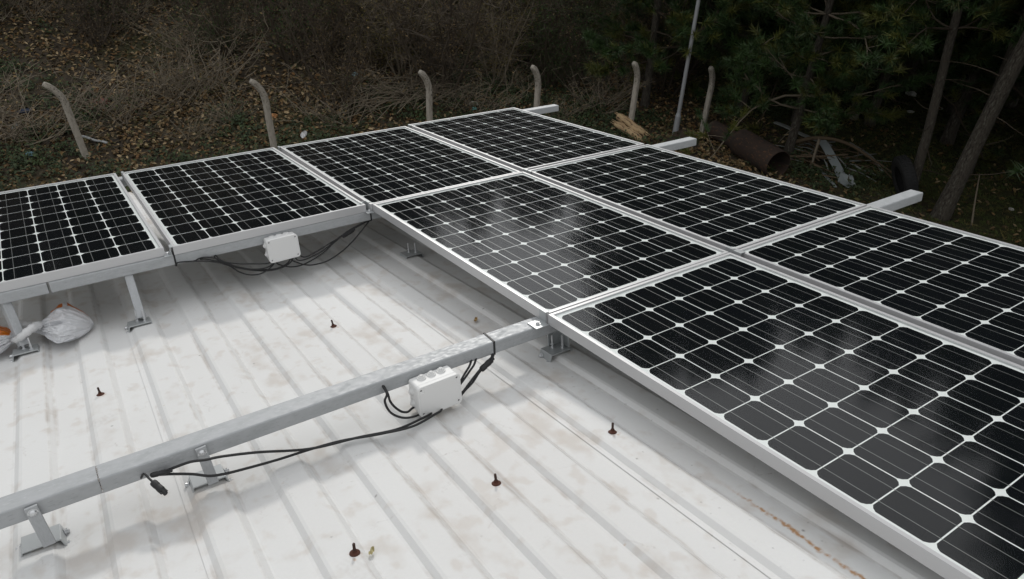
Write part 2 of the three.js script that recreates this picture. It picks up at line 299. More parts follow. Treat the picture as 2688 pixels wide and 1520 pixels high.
const matBud = phy({ color: [1, 1, 1], vertexColors: true, roughness: 0.8, side: THREE.DoubleSide });

function wander(p, d, len, n, jitter, lift = 0) { const out = [p.clone()]; const q = p.clone(), v = d.clone().normalize(); for (let i = 0; i < n; i++) { v.add(V(rr(-1, 1), rr(-1, 1) + lift, rr(-1, 1)).multiplyScalar(jitter)).normalize(); q.addScaledVector(v, len / n); out.push(q.clone()); } return out; }
const taper = (r0, r1, n) => Array.from({ length: n }, (_, i) => r0 + (r1 - r0) * i / (n - 1));
function leafCloud(items) {   // items: [point, direction, length, width, colour, up]
  const pos = [], col = [];
  for (const [p, d, l, w, c] of items) {
    const s = V(rr(-1, 1), rr(-1, 1), rr(-1, 1)).cross(d).normalize().multiplyScalar(w / 2), e = p.clone().addScaledVector(d, l), m = p.clone().addScaledVector(d, l * 0.45);
    for (const q of [p, m.clone().add(s), e, p, e, m.clone().sub(s)]) { pos.push(q.x, q.y, q.z); col.push(...c); }
  }
  const g = new THREE.BufferGeometry(); g.setAttribute('position', new THREE.Float32BufferAttribute(pos, 3)); g.setAttribute('color', new THREE.Float32BufferAttribute(col, 3)); g.computeVertexNormals(); return g;
}
function spikes(items) {      // needles: one thin triangle each
  const pos = [], col = [];
  for (const [p, d, l, w, c] of items) { const s = V(rr(-1, 1), rr(-1, 1), rr(-1, 1)).cross(d).normalize().multiplyScalar(w / 2), e = p.clone().addScaledVector(d, l); for (const q of [p.clone().add(s), p.clone().sub(s), e]) { pos.push(q.x, q.y, q.z); col.push(...c); } }
  const g = new THREE.BufferGeometry(); g.setAttribute('position', new THREE.Float32BufferAttribute(pos, 3)); g.setAttribute('color', new THREE.Float32BufferAttribute(col, 3)); g.computeVertexNormals(); return g;
}
function pineParts(sd, H, r0, base, spread, whorlGap, lean = [0, 0], density = 1) {
  seed = sd; const n = 16, trunk = [];
  for (let i = 0; i < n; i++) { const t = i / (n - 1); trunk.push(V(lean[0] * t * H + 0.06 * perlin.noise(t * 4, sd, 0), t * H - 0.15, lean[1] * t * H + 0.06 * perlin.noise(t * 4, sd, 9))); }
  const at = (y) => { const f = clamp((y + 0.15) / H) * (n - 1), i = Math.min(n - 2, Math.floor(f)); return trunk[i].clone().lerp(trunk[i + 1], f - i); };
  const tg = [limb(trunk, trunk.map((_, i) => r0 * (1.12 - 0.95 * i / (n - 1)) * (i === 0 ? 1.25 : 1)), 12)], lg = [], needles = [];
  for (let y = base; y < H - 0.3; y += whorlGap * rr(0.7, 1.3)) {
    const t = (y - base) / (H - base), L = spread * (1 - 0.75 * t) * rr(0.75, 1.2), k0 = rr(0, 6.28), m = 3 + Math.floor(rr(0, 3));
    for (let k = 0; k < m; k++) {
      const a = k0 + k / m * 6.28 + rr(-0.4, 0.4), d = V(Math.cos(a), rr(-0.12, 0.3) + 0.4 * t, Math.sin(a)), l = L * rr(0.6, 1.1), pts = wander(at(y), d, l, 7, 0.26, 0.02 + 0.1 * t);
      lg.push(limb(pts, taper(0.009 + 0.008 * l, 0.004, pts.length), 5, false));
      for (let s = 2; s < pts.length; s++) for (let q = 0; q < 2; q++) {
        const sd2 = V(rr(-1, 1), rr(-0.2, 0.6), rr(-1, 1)).addScaledVector(d, 0.9).normalize(), sl = l * rr(0.12, 0.32), sp = wander(pts[s], sd2, sl, 3, 0.2, 0.1);
        lg.push(limb(sp, taper(0.007, 0.003, sp.length), 4, false));
        for (const [c0, cd] of [[sp[3], sd2], [sp[2], sd2], ...(s === pts.length - 1 ? [[pts[s], d]] : [])]) {
          const kk = rr(0.6, 1.15), yl = rnd() < 0.3;
          for (let w = 0; w < 52 * density; w++) { const nd = V(rr(-1, 1), rr(-0.7, 1), rr(-1, 1)).normalize().multiplyScalar(0.9).addScaledVector(cd, 0.75).normalize(), kc = kk * rr(0.7, 1.3); needles.push([c0.clone().addScaledVector(cd, rr(-0.12, 0.06)), nd, rr(0.11, 0.21), 0.015, yl ? [0.090 * kc, 0.098 * kc, 0.016 * kc] : [0.030 * kc, 0.064 * kc, 0.013 * kc]]); }
        }
      }
    }
  }
  // dead snags low on the stem
  for (let y = 0.6; y < base; y += rr(0.25, 0.6)) { const a = rr(0, 6.28), pts = wander(at(y), V(Math.cos(a), rr(-0.2, 0.4), Math.sin(a)), rr(0.3, 1.3), 5, 0.22); lg.push(limb(pts, taper(0.012, 0.003, pts.length), 5, false)); }
  return { trunk: mergeGeometries(tg.map(plain)), limbs: mergeGeometries(lg.map(plain)), crown: spikes(needles) };
}
const pineA = pineParts(11, 13.5, 0.125, 5.2, 2.6, 0.42, [0.02, 0.05]), pineB = pineParts(23, 11.5, 0.085, 3.2, 2.3, 0.4), pineC = pineParts(37, 7.2, 0.085, 1.0, 2.3, 0.34, [0.01, -0.01], 1.15), pineD = pineParts(41, 12.8, 0.13, 1.6, 3.0, 0.42);
function pine(parts, x, z, turn, scale, label, group, pale) {
  const t = thing('pine_tree', label, 'pine tree', group); t.position.set(x, groundY(x, z), z); t.rotation.y = turn; t.scale.setScalar(scale);
  mesh('trunk', parts.trunk, matBark, t); mesh('limbs', parts.limbs, pale ? matTwigPale : matTwig, t); tag(mesh('crown', parts.crown, matNeedle, t), null, null, null, 'stuff'); return t;
}
pine(pineA, 11.72, -2.51, 0.3, 1, 'thick leaning grey pine trunk at the right edge, nearest the rail end');
{ const t = pine(pineB, 11.95, -3.25, 2.1, 0.95, 'slender pine trunk rising just left of the thick trunk, above the tyre'); t.rotation.x = -0.05; t.rotation.z = -0.05; }
pine(pineC, 11.5, -5.7, 3.4, 1, 'low branched pine whose needles hang over the rusty pipes', null, true);
pine(pineA, 13.9, -3.3, 4.4, 0.92, 'dark pine trunk half hidden behind the two right hand trunks');
pine(pineC, 10.7, -9.2, 1.2, 1.05, 'bushy pine behind the grey lamp pole and the last fence posts');
for (const [k, x, z, tn, s] of [[pineD, 13.2, -10.6, 0.5, 1.0], [pineB, 15.6, -8.6, 2.2, 1.05], [pineD, 17.2, -5.4, 3.6, 0.95], [pineC, 14.6, -5.9, 5.2, 1.15], [pineA, 18.5, -11.5, 1.1, 1], [pineD, 20.4, -8.2, 4.1, 1.0], [pineC, 16.6, -2.6, 0.4, 1.2], [pineB, 19.6, -2.8, 2.8, 1], [pineD, 22.8, -5.0, 5.5, 1], [pineC, 12.9, -8.2, 2.9, 1.1], [pineC, 13.3, -6.9, 0.8, 1.3], [pineC, 14.9, -7.6, 3.8, 1.5], [pineC, 15.2, -4.4, 5.0, 1.35], [pineC, 17.6, -7.0, 1.7, 1.6], [pineC, 17.0, -10.2, 2.6, 1.6], [pineC, 14.6, -11.8, 4.4, 1.5], [pineC, 19.0, -5.0, 0.9, 1.6], [pineC, 17.8, -0.6, 5.7, 1.5], [pineB, 16.4, -13.8, 1.9, 1.0], [pineD, 23.5, -13.0, 0.2, 1], [pineA, 15.8, 0.4, 3.3, 0.9], [pineD, 26.5, -9.5, 1.3, 1], [pineD, 25.5, -1.5, 2.4, 1]])
  pine(k, x, z, tn, s, 'dark pine standing in the gloomy wood at upper right', 'pines of the dark wood at upper right');

function shrubGeo(sd, H, stems, fine, buds, budCol) {
  seed = sd; const st = [], tw = [], bd = [];
  for (let s = 0; s < stems; s++) {
    const a = rr(0, 6.28), d = V(Math.cos(a) * rr(0.15, 0.75), 1, Math.sin(a) * rr(0.15, 0.75)), l = H * rr(0.6, 1.05), p0 = V(Math.cos(a) * rr(0, 0.25), -0.08, Math.sin(a) * rr(0, 0.25)), pts = wander(p0, d, l, 9, 0.12, 0.0);
    st.push(limb(pts, taper(0.010 + 0.006 * l, 0.004, pts.length), 5, false));
    for (let i = 2; i < pts.length; i++) for (let q = 0; q < fine; q++) {
      const dd = V(rr(-1, 1), rr(-0.35, 0.9), rr(-1, 1)).normalize(), ll = l * rr(0.10, 0.30), tp = wander(pts[i], dd, ll, 4, 0.28, 0.02);
      tw.push(limb(tp, taper(0.0075, 0.0032, tp.length), 3, false));
      for (let j = 1; j < tp.length; j++) {
        for (let b = 0; b < 1 + (rnd() < 0.4); b++) { const td = V(rr(-1, 1), rr(-0.5, 0.9), rr(-1, 1)).normalize(), tp2 = wander(tp[j], td, ll * rr(0.2, 0.5), 2, 0.2); tw.push(limb(tp2, [0.0045, 0.0035, 0.002], 3, false));
          for (let c = 0; c < buds; c++) { const k = rr(0.6, 1.3); bd.push([tp2[1 + Math.floor(rnd() * 2)].clone().add(V(rr(-.05, .05), rr(-.05, .05), rr(-.05, .05))), V(rr(-1, 1), rr(-1, 1), rr(-1, 1)).normalize(), rr(0.025, 0.06), rr(0.016, 0.034), budCol.map(x => x * k)]); } }
      }
    }
  }
  return { stems: mergeGeometries(st.map(plain)), twigs: mergeGeometries(tw.map(plain)), buds: leafCloud(bd) };
}
const OLIVE = [0.15, 0.120, 0.030], DUN = [0.15, 0.100, 0.042], GREEN = [0.034, 0.068, 0.013];
function brushGeo(sd) { // dry arching canes and twigs, knee high
  seed = sd; const st = [], tw = [], bd = [];
  for (let k = 0; k < 26; k++) { const a = rr(0, 6.28), d = V(Math.cos(a), rr(0.3, 1.6), Math.sin(a)), pts = wander(V(rr(-.4, .4), -0.05, rr(-.4, .4)), d, rr(0.7, 1.9), 8, 0.16, -0.07); st.push(limb(pts, taper(rr(0.008, 0.014), 0.004, pts.length), 4, false));
    for (let i = 2; i < pts.length; i++) if (rnd() < 0.8) { const t2 = wander(pts[i], V(rr(-1, 1), rr(-0.4, 0.8), rr(-1, 1)), rr(0.15, 0.5), 3, 0.25); tw.push(limb(t2, taper(0.006, 0.003, 4), 3, false)); if (rnd() < 0.7) bd.push([t2[2], V(rr(-1, 1), rr(-1, 1), rr(-1, 1)).normalize(), rr(0.04, 0.08), rr(0.025, 0.045), rnd() < 0.6 ? [0.17, 0.115, 0.045] : [0.06, 0.075, 0.018]]); } }
  return { stems: mergeGeometries(st.map(plain)), twigs: mergeGeometries(tw.map(plain)), buds: leafCloud(bd) };
}
const shrubs = [shrubGeo(101, 3.6, 9, 3, 2, OLIVE), shrubGeo(102, 4.2, 7, 4, 1, DUN), shrubGeo(103, 2.6, 12, 3, 2, OLIVE), shrubGeo(104, 3.2, 8, 3, 3, GREEN), brushGeo(105), brushGeo(106)];
function shrub(kind, x, z, turn, s, label, pale) {
  const g = shrubs[kind], t = thing('bare_shrub', label, 'shrub'); t.position.set(x, groundY(x, z), z); t.rotation.y = turn; t.scale.setScalar(s);
  mesh('stems', g.stems, pale ? matTwigPale : matTwig, t); tag(mesh('twigs', g.twigs, pale ? matTwigPale : matTwig, t), null, null, null, 'stuff'); tag(mesh('leaves', g.buds, matBud, t), null, null, null, 'stuff'); return t;
}
shrub(1, 4.6, -13.6, 0.4, 0.62, 'dark many stemmed bush behind the gap between second and third fence post');
shrub(2, 5.8, -13.1, 2.0, 0.60, 'dense dark bush with a hollow under it, left of the third fence post');
shrub(0, 8.0, -11.6, 1.0, 0.80, 'twiggy olive shrub arching behind the fourth fence post', true);
shrub(3, 9.7, -10.6, 3.0, 0.75, 'greenish bramble bush between the fourth and fifth fence posts');
shrub(0, 6.9, -13.4, 4.1, 0.95, 'tall twiggy shrub above and between the third and fourth fence posts', true);
shrub(1, 0.4, -16.6, 5.2, 0.75, 'dark upright bush at upper left behind the first fence post');
shrub(1, 2.9, -15.6, 2.6, 0.7, 'thin stemmed sapling bush above the second fence post');
{ // the rest of the scrub reads as one mass
  const g = new THREE.Group(); g.name = 'thicket'; scene.add(g); tag(g, 'tangled brown thicket of bare twigs covering the slope along the top', 'thicket', null, 'stuff');
  seed = 777; const per = [[], [], [], [], [], []];
  for (let k = 0; k < 420 && per.flat().length < 118; k++) {
    const x = rr(-9, 17), z = rr(-31, -9); if (!inView(x, z)) continue;
    const d = 0.252 * (x - 9.3) - 0.968 * (z + 8.1); if (d < 2.0 + 4.0 * smooth(5, -1, x) || x > 15) continue;
    if (d < 9 && rnd() < smooth(6, 0, x) * 0.72) continue;
    const kind = Math.floor(rnd() * 4); per[kind].push([x, z, rr(0, 6.28), (d > 11 ? rr(1.0, 1.8) : rr(0.65, 1.1))]);
  }
  for (let k = 0; k < 900 && per[4].length < 62; k++) { // low dry brush among the leaves
    const x = rr(-7, 10.5), z = rr(-24, -8); if (!inView(x, z)) continue; const d = 0.252 * (x - 9.3) - 0.968 * (z + 8.1); if (d < 0.6 || rnd() > 0.35 + smooth(-0.1, 0.3, fbm(x * 0.5, z * 0.5, 2.7, 2))) continue;
    per[4 + Math.floor(rnd() * 2)].push([x, z, rr(0, 6.28), rr(0.5, 1.1)]);
  }
  // taller bare wood on top of the slope, which the panels mirror
  for (let k = 0; k < 80; k++) { const a = rr(-24, 44) * Math.PI / 180, r = rr(27, 40); per[k % 2].push([Math.sin(a) * r, -Math.cos(a) * r, rr(0, 6.28), rr(1.5, 2.2) * (a > 0.52 ? 0.8 : 1)]); }
  per.forEach((list, kind) => { const pale = kind === 0 || kind > 3;
    for (const [part, mat] of [['stems', pale ? matTwigPale : matTwig], ['twigs', pale ? matTwigPale : matTwig], ['buds', matBud]]) {
      const im = new THREE.InstancedMesh(shrubs[kind][part], mat, list.length); im.name = part === 'buds' ? 'leaves' : part; im.castShadow = im.receiveShadow = true; im.userData.kind = 'stuff';
      list.forEach(([x, z, t, s], i) => { M4.compose(V(x, groundY(x, z), z), Q4.setFromEuler(E4.set(0, t, 0)), S4.set(s, s, s)); im.setMatrixAt(i, M4); }); g.add(im);
    }
  });
}

{ // the dense wood all along the top of the slope and to the right: one dark mass, mirrored by the panels
  const g = new THREE.Group(); g.name = 'wood'; scene.add(g); tag(g, 'dense dark wood closing the view along the top of the photo', 'wood', null, 'stuff');
  seed = 888; const lists = [[], []];
  const plant = (az, r, el) => { const a = az * Math.PI / 180, x = Math.sin(a) * r, z = -Math.cos(a) * r, gy = groundY(x, z), h = Math.tan(el * Math.PI / 180) * r - gy; lists[lists[0].length <= lists[1].length ? 0 : 1].push([x, z, rr(0, 6.28), h / 12.8, rr(0.85, 1.2)]); };
  for (let ring = 0; ring < 4; ring++) for (let az = -34 + ring; az < 41; az += 3.4) plant(az + rr(-0.8, 0.8), 27 + ring * 3.5 + rr(-1, 1), (az < 25 ? 14.5 : 10.6) + rr(-2, 1.6));
  for (let ring = 0; ring < 3; ring++) for (let az = 42 + ring; az < 84; az += 4) plant(az + rr(-1, 1), 25 + ring * 4 + rr(-1, 1), (az < 55 ? 24 : 17) + rr(-3, 2));
  for (let ring = 0; ring < 3; ring++) for (let az = 84; az < 128; az += 9) plant(az + rr(-2, 2), 13 + ring * 5 + rr(-1, 1), 38 - ring * 6 + rr(-3, 2));
  lists.forEach((list, k) => { const P = k ? pineB : pineD; for (const [part, mat] of [['trunk', matBark], ['limbs', matTwig], ['crown', matNeedle]]) {
    const im = new THREE.InstancedMesh(P[part], mat, list.length); im.name = part; im.userData.kind = 'stuff';
    list.forEach(([x, z, t, s, w], i) => { const q = k ? s * 12.8 / 11.5 : s; M4.compose(V(x, groundY(x, z), z), Q4.setFromEuler(E4.set(0, t, 0)), S4.set(q * w, q, q * w)); im.setMatrixAt(i, M4); }); g.add(im); } });
}

// ------------------------------------------------------------------ fence posts, lamp pole, things on the ground
seed = 4242;
const concreteTex = texture(256, 512, (s, t) => {
  const tl = (f, g, z, o) => fbm(s * f, t * g, z, o) * (1 - s) + fbm((s - 1) * f, t * g, z, o) * s;
  let c = mix3([0.40, 0.365, 0.31], [0.26, 0.235, 0.195], smooth(-0.1, 0.35, tl(9, 14, 2.2, 4))); c = mix3(c, [0.045, 0.042, 0.036], smooth(0.20, 0.32, tl(30, 40, 6.1, 3) + 0.16 * smooth(0.62, 0.75, t) - 0.04) * 0.85); return c;
});
const concreteBump = texture(256, 512, (s, t) => 0.5 + fbm(s * 40, t * 60, 2.2, 4), false);
const matConcrete = std({ color: [1, 1, 1], map: concreteTex, bumpMap: concreteBump, bumpScale: 0.006, roughness: 0.95 });
function fencePost(x, z, h, turn, label, lean = 0) {
  const t = thing('fence_post', label, 'fence post', 'bent top concrete fence posts'); t.position.set(x, groundY(x, z), z); t.rotation.set(0, turn, lean);
  // square section with worn edges, bent forward at the top
  const path = [V(0, -0.3, 0), V(0, h * 0.5, 0), V(0, h - 0.42, 0), V(-0.015, h - 0.30, 0), V(-0.06, h - 0.19, 0), V(-0.13, h - 0.08, 0), V(-0.21, h, 0)];
  const cv = new THREE.CatmullRomCurve3(path, false, 'centripetal'), N = 26, pts = cv.getSpacedPoints(N), pos = [], uv = [], idx = [];
  const sec = []; for (let k = 0; k < 8; k++) { const a = (k + 0.5) / 8 * 6.2832; sec.push([Math.sign(Math.cos(a)) * Math.pow(Math.abs(Math.cos(a)), 0.55) * 0.056, Math.sign(Math.sin(a)) * Math.pow(Math.abs(Math.sin(a)), 0.55) * 0.056]); }
  for (let i = 0; i <= N; i++) { const tg = cv.getTangentAt(i / N), u = V(tg.y, -tg.x, 0).normalize(), s = i === N ? 0.8 : 1; for (let k = 0; k <= 8; k++) { const q = sec[k % 8], w = 1 + 0.07 * perlin.noise(i * 0.9, k % 8, x), p = pts[i].clone().addScaledVector(u, q[0] * s * w); p.z += q[1] * s * w; pos.push(p.x, p.y, p.z); uv.push(k / 8 * 1 + x, i / N); } }
  for (let i = 0; i < N; i++) for (let k = 0; k < 8; k++) { const a = i * 9 + k, b = a + 9; idx.push(a, b, a + 1, a + 1, b, b + 1); }
  const c = pos.length / 3; pos.push(pts[N].x, pts[N].y, pts[N].z); uv.push(0.5, 1); for (let k = 0; k < 8; k++) idx.push(c, N * 9 + k + 1, N * 9 + k);
  const g = new THREE.BufferGeometry(); g.setAttribute('position', new THREE.Float32BufferAttribute(pos, 3)); g.setAttribute('uv', new THREE.Float32BufferAttribute(uv, 2)); g.setIndex(idx); g.computeVertexNormals();
  mesh('post', g, matConcrete, t); return t;
}
const K = 1.085, pc = (x, z) => [-1.11 + (x + 1.11) * K, 2.717 + (z - 2.717) * K];
const postTurn = 0.25;
for (const [x, z, dy, label, ln] of [
  [-0.70, -10.73, 0, 'leaning concrete fence post at far left above the leftmost panel', 0.06],
  [2.12, -9.43, 0, 'concrete fence post with speckled bent top above the second panel from the left', 0.03],
  [4.75, -8.59, 0, 'concrete fence post standing behind the third panel of the back row', 0],
  [6.66, -7.94, 0, 'concrete fence post right behind the end of the farthest rail', -0.01]]) { const [px, pz] = pc(x, z); const y = 1.5425 - 4.0925 * K; fencePost(px, pz, y - groundY(px, pz), postTurn, label, ln); }
fencePost(9.32, -8.15, -2.91 - groundY(9.32, -8.15), postTurn, 'grey concrete fence post behind the split log', -0.02);
fencePost(10.83, -7.47, -3.02 - groundY(10.83, -7.47), postTurn, 'darkest concrete fence post, right of the lamp pole under pine needles', -0.02);
{
  const t = thing('lamp_pole', 'slim pale grey metal lamp pole with a thicker base sleeve', 'pole'); t.position.set(10.1, groundY(10.1, -7.56), -7.56);
  const m = std({ color: [0.34, 0.35, 0.36], metalness: 0.25, roughness: 0.6 });
  mesh('base_sleeve', cyl(0.066, 0.060, 0.62, 0, 0.16, 0, 20), m, t);
  mesh('collar', cyl(0.060, 0.042, 0.07, 0, 0.505, 0, 20), m, t);
  mesh('shaft', cyl(0.042, 0.030, 5.6, 0, 3.34, 0, 18), m, t);
  mesh('lamp_arm', tube([V(0, 6.1, 0), V(0.02, 6.35, 0.02), V(-0.25, 6.5, 0.3)], 0.028, 14, 10), m, t);
  mesh('lamp_head', box(0.22, 0.12, 0.5, -0.36, 6.52, 0.44, 0.04), m, t);
}
const woodTex = texture(256, 256, (s, t) => { const n = fbm(s * 26, t * 3.5, 1.7, 4), f = fbm(s * 70, t * 9, 5.1, 3); let c = mix3([0.42, 0.30, 0.165], [0.26, 0.165, 0.085], smooth(-0.15, 0.3, n)); return mix3(c, [0.035, 0.024, 0.016], smooth(0.14, 0.30, f + 0.5 * n)); });
const matSplit = std({ color: [1, 1, 1], map: woodTex, roughness: 0.9 });
const matRust = std({ color: [1, 1, 1], map: texture(256, 256, (s, t) => { const n = fbm(s * 9, t * 9, 2.7, 4), f = fbm(s * 40, t * 40, 6.3, 3); let c = mix3([0.036, 0.021, 0.014], [0.020, 0.015, 0.011], smooth(-0.2, 0.3, n)); return mix3(c, [0.09, 0.042, 0.020], smooth(0.1, 0.4, f)); }), roughness: 0.9, side: THREE.DoubleSide });
const matGreyWood = std({ color: [0.19, 0.20, 0.185], roughness: 0.9 });
const matZinc = std({ color: [0.30, 0.33, 0.33], metalness: 0.3, roughness: 0.55, side: THREE.DoubleSide });
const matStick = std({ color: [0.105, 0.075, 0.045], roughness: 0.95 });
{ // the split log: two halves of broken pale wood lying one on the other
  const p = V(9.20, 0, -8.05); p.y = groundY(p.x, p.z);
  for (const [k, label, off, r, tilt] of [['split_log', 'pale splintered log lying in front of the fifth fence post', V(0.03, 0.20, -0.02), 0.095, 0.1], ['split_log', 'darker splintered log half under the pale one beside the fifth fence post', V(-0.10, 0.10, 0.06), 0.085, 0.06]]) {
    const t = thing(k, label, 'log'); t.position.copy(p).add(off);
    const A = V(-0.05, 0.07 + tilt * 0.5, -0.34), B = V(0.13, -0.03 - tilt * 0.5, 0.32), n = 12, pts = [], rad = [];
    for (let i = 0; i < n; i++) { pts.push(A.clone().lerp(B, i / (n - 1)).add(V(rr(-.012, .012), rr(-.012, .012), 0))); rad.push(r * rr(0.85, 1.1) * (i === 0 || i === n - 1 ? 0.7 : 1)); }
    const g = limb(pts, rad, 11); const ps = g.attributes.position; for (let i = 0; i < ps.count; i++) { const w = 1 + 0.22 * perlin.noise(ps.getX(i) * 14, ps.getY(i) * 14, ps.getZ(i) * 3); ps.setY(i, ps.getY(i) * (0.75 + 0.25 * w)); ps.setX(i, ps.getX(i) * w); }
    g.computeVertexNormals(); mesh('trunk_wood', g, matSplit, t);
    const sp = []; for (let i = 0; i < 12; i++) { const e = i % 2 ? A : B, d = (i % 2 ? A.clone().sub(B) : B.clone().sub(A)).normalize(), q = e.clone().add(V(rr(-.05, .05), rr(-.04, .05), rr(-.03, .03))); sp.push(limb([q, q.clone().addScaledVector(d, rr(0.05, 0.16))], [0.014, 0.003], 4)); }
    for (const q of sp) mesh('splinter', q, matSplit, t);
  }
}
function pipe(name, label, a, b, r, parent) {
  const t = thing(name, label, 'pipe'); const d = b.clone().sub(a), L = d.length(), n = 26;
  t.position.copy(a); t.quaternion.setFromUnitVectors(V(0, 1, 0), d.clone().normalize());
  const g = new THREE.LatheGeometry([[r - 0.012, 0], [r, 0.004], [r * 1.005, L * 0.3], [r * 0.995, L * 0.6], [r, L - 0.004], [r - 0.012, L], [r - 0.012, L - 0.01], [r - 0.012, 0]].map(([x, y]) => new THREE.Vector2(x, y)), n);
  mesh('pipe_wall', g, matRust, t); return t;
}
pipe('rusty_pipe', 'long thin rusty pipe lying behind the second rail end', V(10.78, GY + 0.20, -7.15), V(10.58, GY + 0.22, -5.95), 0.17);
pipe('rusty_drum', 'wide rusty open ended drum lying in front of the thin pipe', V(10.62, GY + 0.26, -6.25), V(10.34, GY + 0.30, -5.05), 0.27);
{ const t = thing('rusty_sheet', 'crumpled rust brown metal sheet at the foot of the lamp pole', 'scrap metal'); t.position.set(10.0, groundY(10, -7.3) + 0.05, -7.28);
  const g = new THREE.PlaneGeometry(0.75, 0.42, 14, 8); g.rotateX(-Math.PI / 2); const ps = g.attributes.position; for (let i = 0; i < ps.count; i++) ps.setY(i, 0.10 * fbm(ps.getX(i) * 4, ps.getZ(i) * 4, 3.3, 2) + 0.09 * Math.abs(Math.sin(ps.getX(i) * 6))); g.computeVertexNormals();
  const g2 = g.clone(); g2.translate(0, -0.006, 0); mesh('sheet', [g, g2], matRust, t); t.rotation.y = 0.5; }
function strip(name, label, cat, a, b, w, th, mat, bend = 0, turn = 0) {
  const t = thing(name, label, cat), d = b.clone().sub(a), L = d.length(); t.position.copy(a);
  const m = new THREE.Matrix4(), z = d.clone().normalize(), x = V(0, 1, 0).cross(z).normalize(), y = z.clone().cross(x); m.makeBasis(x, y, z); t.quaternion.setFromRotationMatrix(m).multiply(new THREE.Quaternion().setFromAxisAngle(V(0, 0, 1), turn));
  const g = new THREE.BoxGeometry(w, th, L, 2, 1, 10); g.translate(0, 0, L / 2); const ps = g.attributes.position; for (let i = 0; i < ps.count; i++) { const s = ps.getZ(i) / L; ps.setY(i, ps.getY(i) + bend * Math.sin(s * 3.1) + 0.01 * Math.sin(s * 9)); } g.computeVertexNormals();
  mesh('body', g, mat, t); return t;
}
const onG = (x, z, h = 0) => V(x, groundY(x, z) + h, z);
strip('grey_plank', 'weathered grey plank lying across the top of the scrap heap', 'plank', onG(12.30, -6.75, 0.22), onG(12.40, -5.35, 0.16), 0.10, 0.03, matGreyWood);
strip('metal_strip', 'bent galvanised metal strip sloping down the middle of the scrap heap', 'scrap metal', onG(12.0, -5.35, 0.36), onG(11.45, -4.35, 0.04), 0.17, 0.008, matZinc, 0.05, 0.2);
strip('metal_strip', 'thin grey metal edging at the near foot of the scrap heap', 'scrap metal', onG(11.4, -4.85, 0.05), onG(11.05, -4.2, 0.03), 0.06, 0.01, matZinc, 0.01);
{ const t = thing('metal_scrap', 'torn grey sheet metal scrap at the lower end of the bent strip', 'scrap metal'); t.position.copy(onG(11.35, -4.2, 0.08)); const g = new THREE.CylinderGeometry(0.19, 0.16, 0.008, 5); const ps = g.attributes.position; for (let i = 0; i < ps.count; i++) ps.setY(i, ps.getY(i) + 0.5 * ps.getX(i) * ps.getX(i) * 2); g.computeVertexNormals(); mesh('sheet', g, matZinc, t); t.rotation.set(0.3, 0.6, 0.25); }
function branch(label, pts, r, mat = matStick) { const t = thing('fallen_branch', label, 'branch'); t.position.copy(pts[0]); const l = pts.map(p => p.clone().sub(pts[0])); const cv = new THREE.CatmullRomCurve3(l), q = cv.getPoints(14); mesh('wood', limb(q, taper(r, r * 0.55, q.length), 7), mat, t); return t; }
branch('long curved branch arching over the scrap heap', [onG(11.55, -5.75, 0.25), onG(12.0, -5.4, 0.40), onG(12.3, -4.95, 0.38), onG(12.55, -4.3, 0.12)], 0.045);
branch('short upright broken branch standing in the middle of the scrap heap', [onG(11.75, -5.25, 0.46), onG(11.5, -5.1, 0.2), onG(11.28, -4.95, 0.0)], 0.032, matTwigPale);
branch('straight thin branch reaching from the scrap heap towards the tyre', [onG(12.6, -4.45, 0.15), onG(12.4, -3.9, 0.1), onG(12.1, -3.4, 0.05)], 0.02);
branch('mossy branch lying at the right of the scrap heap', [onG(13.0, -5.3, 0.12), onG(12.7, -4.6, 0.14), onG(12.4, -4.1, 0.06)], 0.04, matGreyWood);
branch('thin diagonal branch across the left half of the scrap heap', [onG(11.2, -5.5, 0.1), onG(11.6, -5.0, 0.22), onG(12.0, -4.7, 0.3)], 0.024);
{ const t = thing('stick_heap', 'heap of small broken sticks under the planks and branches', 'stick heap'); t.position.copy(onG(11.9, -4.95, 0)); seed = 91;
  for (let i = 0; i < 58; i++) { const a = rr(0, 6.28), l = rr(0.25, 0.95), x = rr(-0.75, 0.8), z = rr(-0.85, 0.9), y = 0.26 * Math.max(0, 1 - Math.hypot(x, z)) * rr(0.2, 1.2), p = V(x - Math.cos(a) * l / 2, y + rr(-0.04, 0.08), z - Math.sin(a) * l / 2), q = V(x + Math.cos(a) * l / 2, y + rr(0, 0.1), z + Math.sin(a) * l / 2); mesh('stick', limb([p, p.clone().lerp(q, 0.5).add(V(rr(-.04, .04), rr(0, .04), rr(-.04, .04))), q], [rr(0.008, 0.02), rr(0.008, 0.018), 0.006], 5), rnd() < 0.3 ? matGreyWood : matStick, t); } }
{ const t = thing('brush_heap', 'grey heap of dry brushwood by the third fence post', 'brushwood'); t.position.copy(onG(5.75, -11.7, 0)); seed = 92; const gs = []; for (let i = 0; i < 150; i++) { const a = rr(-0.9, 0.9) + (rnd() < 0.3 ? 1.5 : 0), l = rr(0.4, 1.6), x = rr(-1.3, 1.3), z = rr(-0.7, 0.7), y = 0.42 * Math.max(0, 1 - Math.hypot(x * 0.75, z)), p = V(x - Math.cos(a) * l / 2, y * rr(0, 1), z - Math.sin(a) * l / 2), q = V(x + Math.cos(a) * l / 2, y * rr(0, 1) + rr(0, 0.25), z + Math.sin(a) * l / 2); gs.push(limb([p, p.clone().lerp(q, 0.5).add(V(rr(-.08, .08), rr(0, .1), rr(-.08, .08))), q], [0.009, 0.007, 0.003], 4, false)); } tag(mesh('sticks', gs, matTwigPale, t), null, null, null, 'stuff'); }
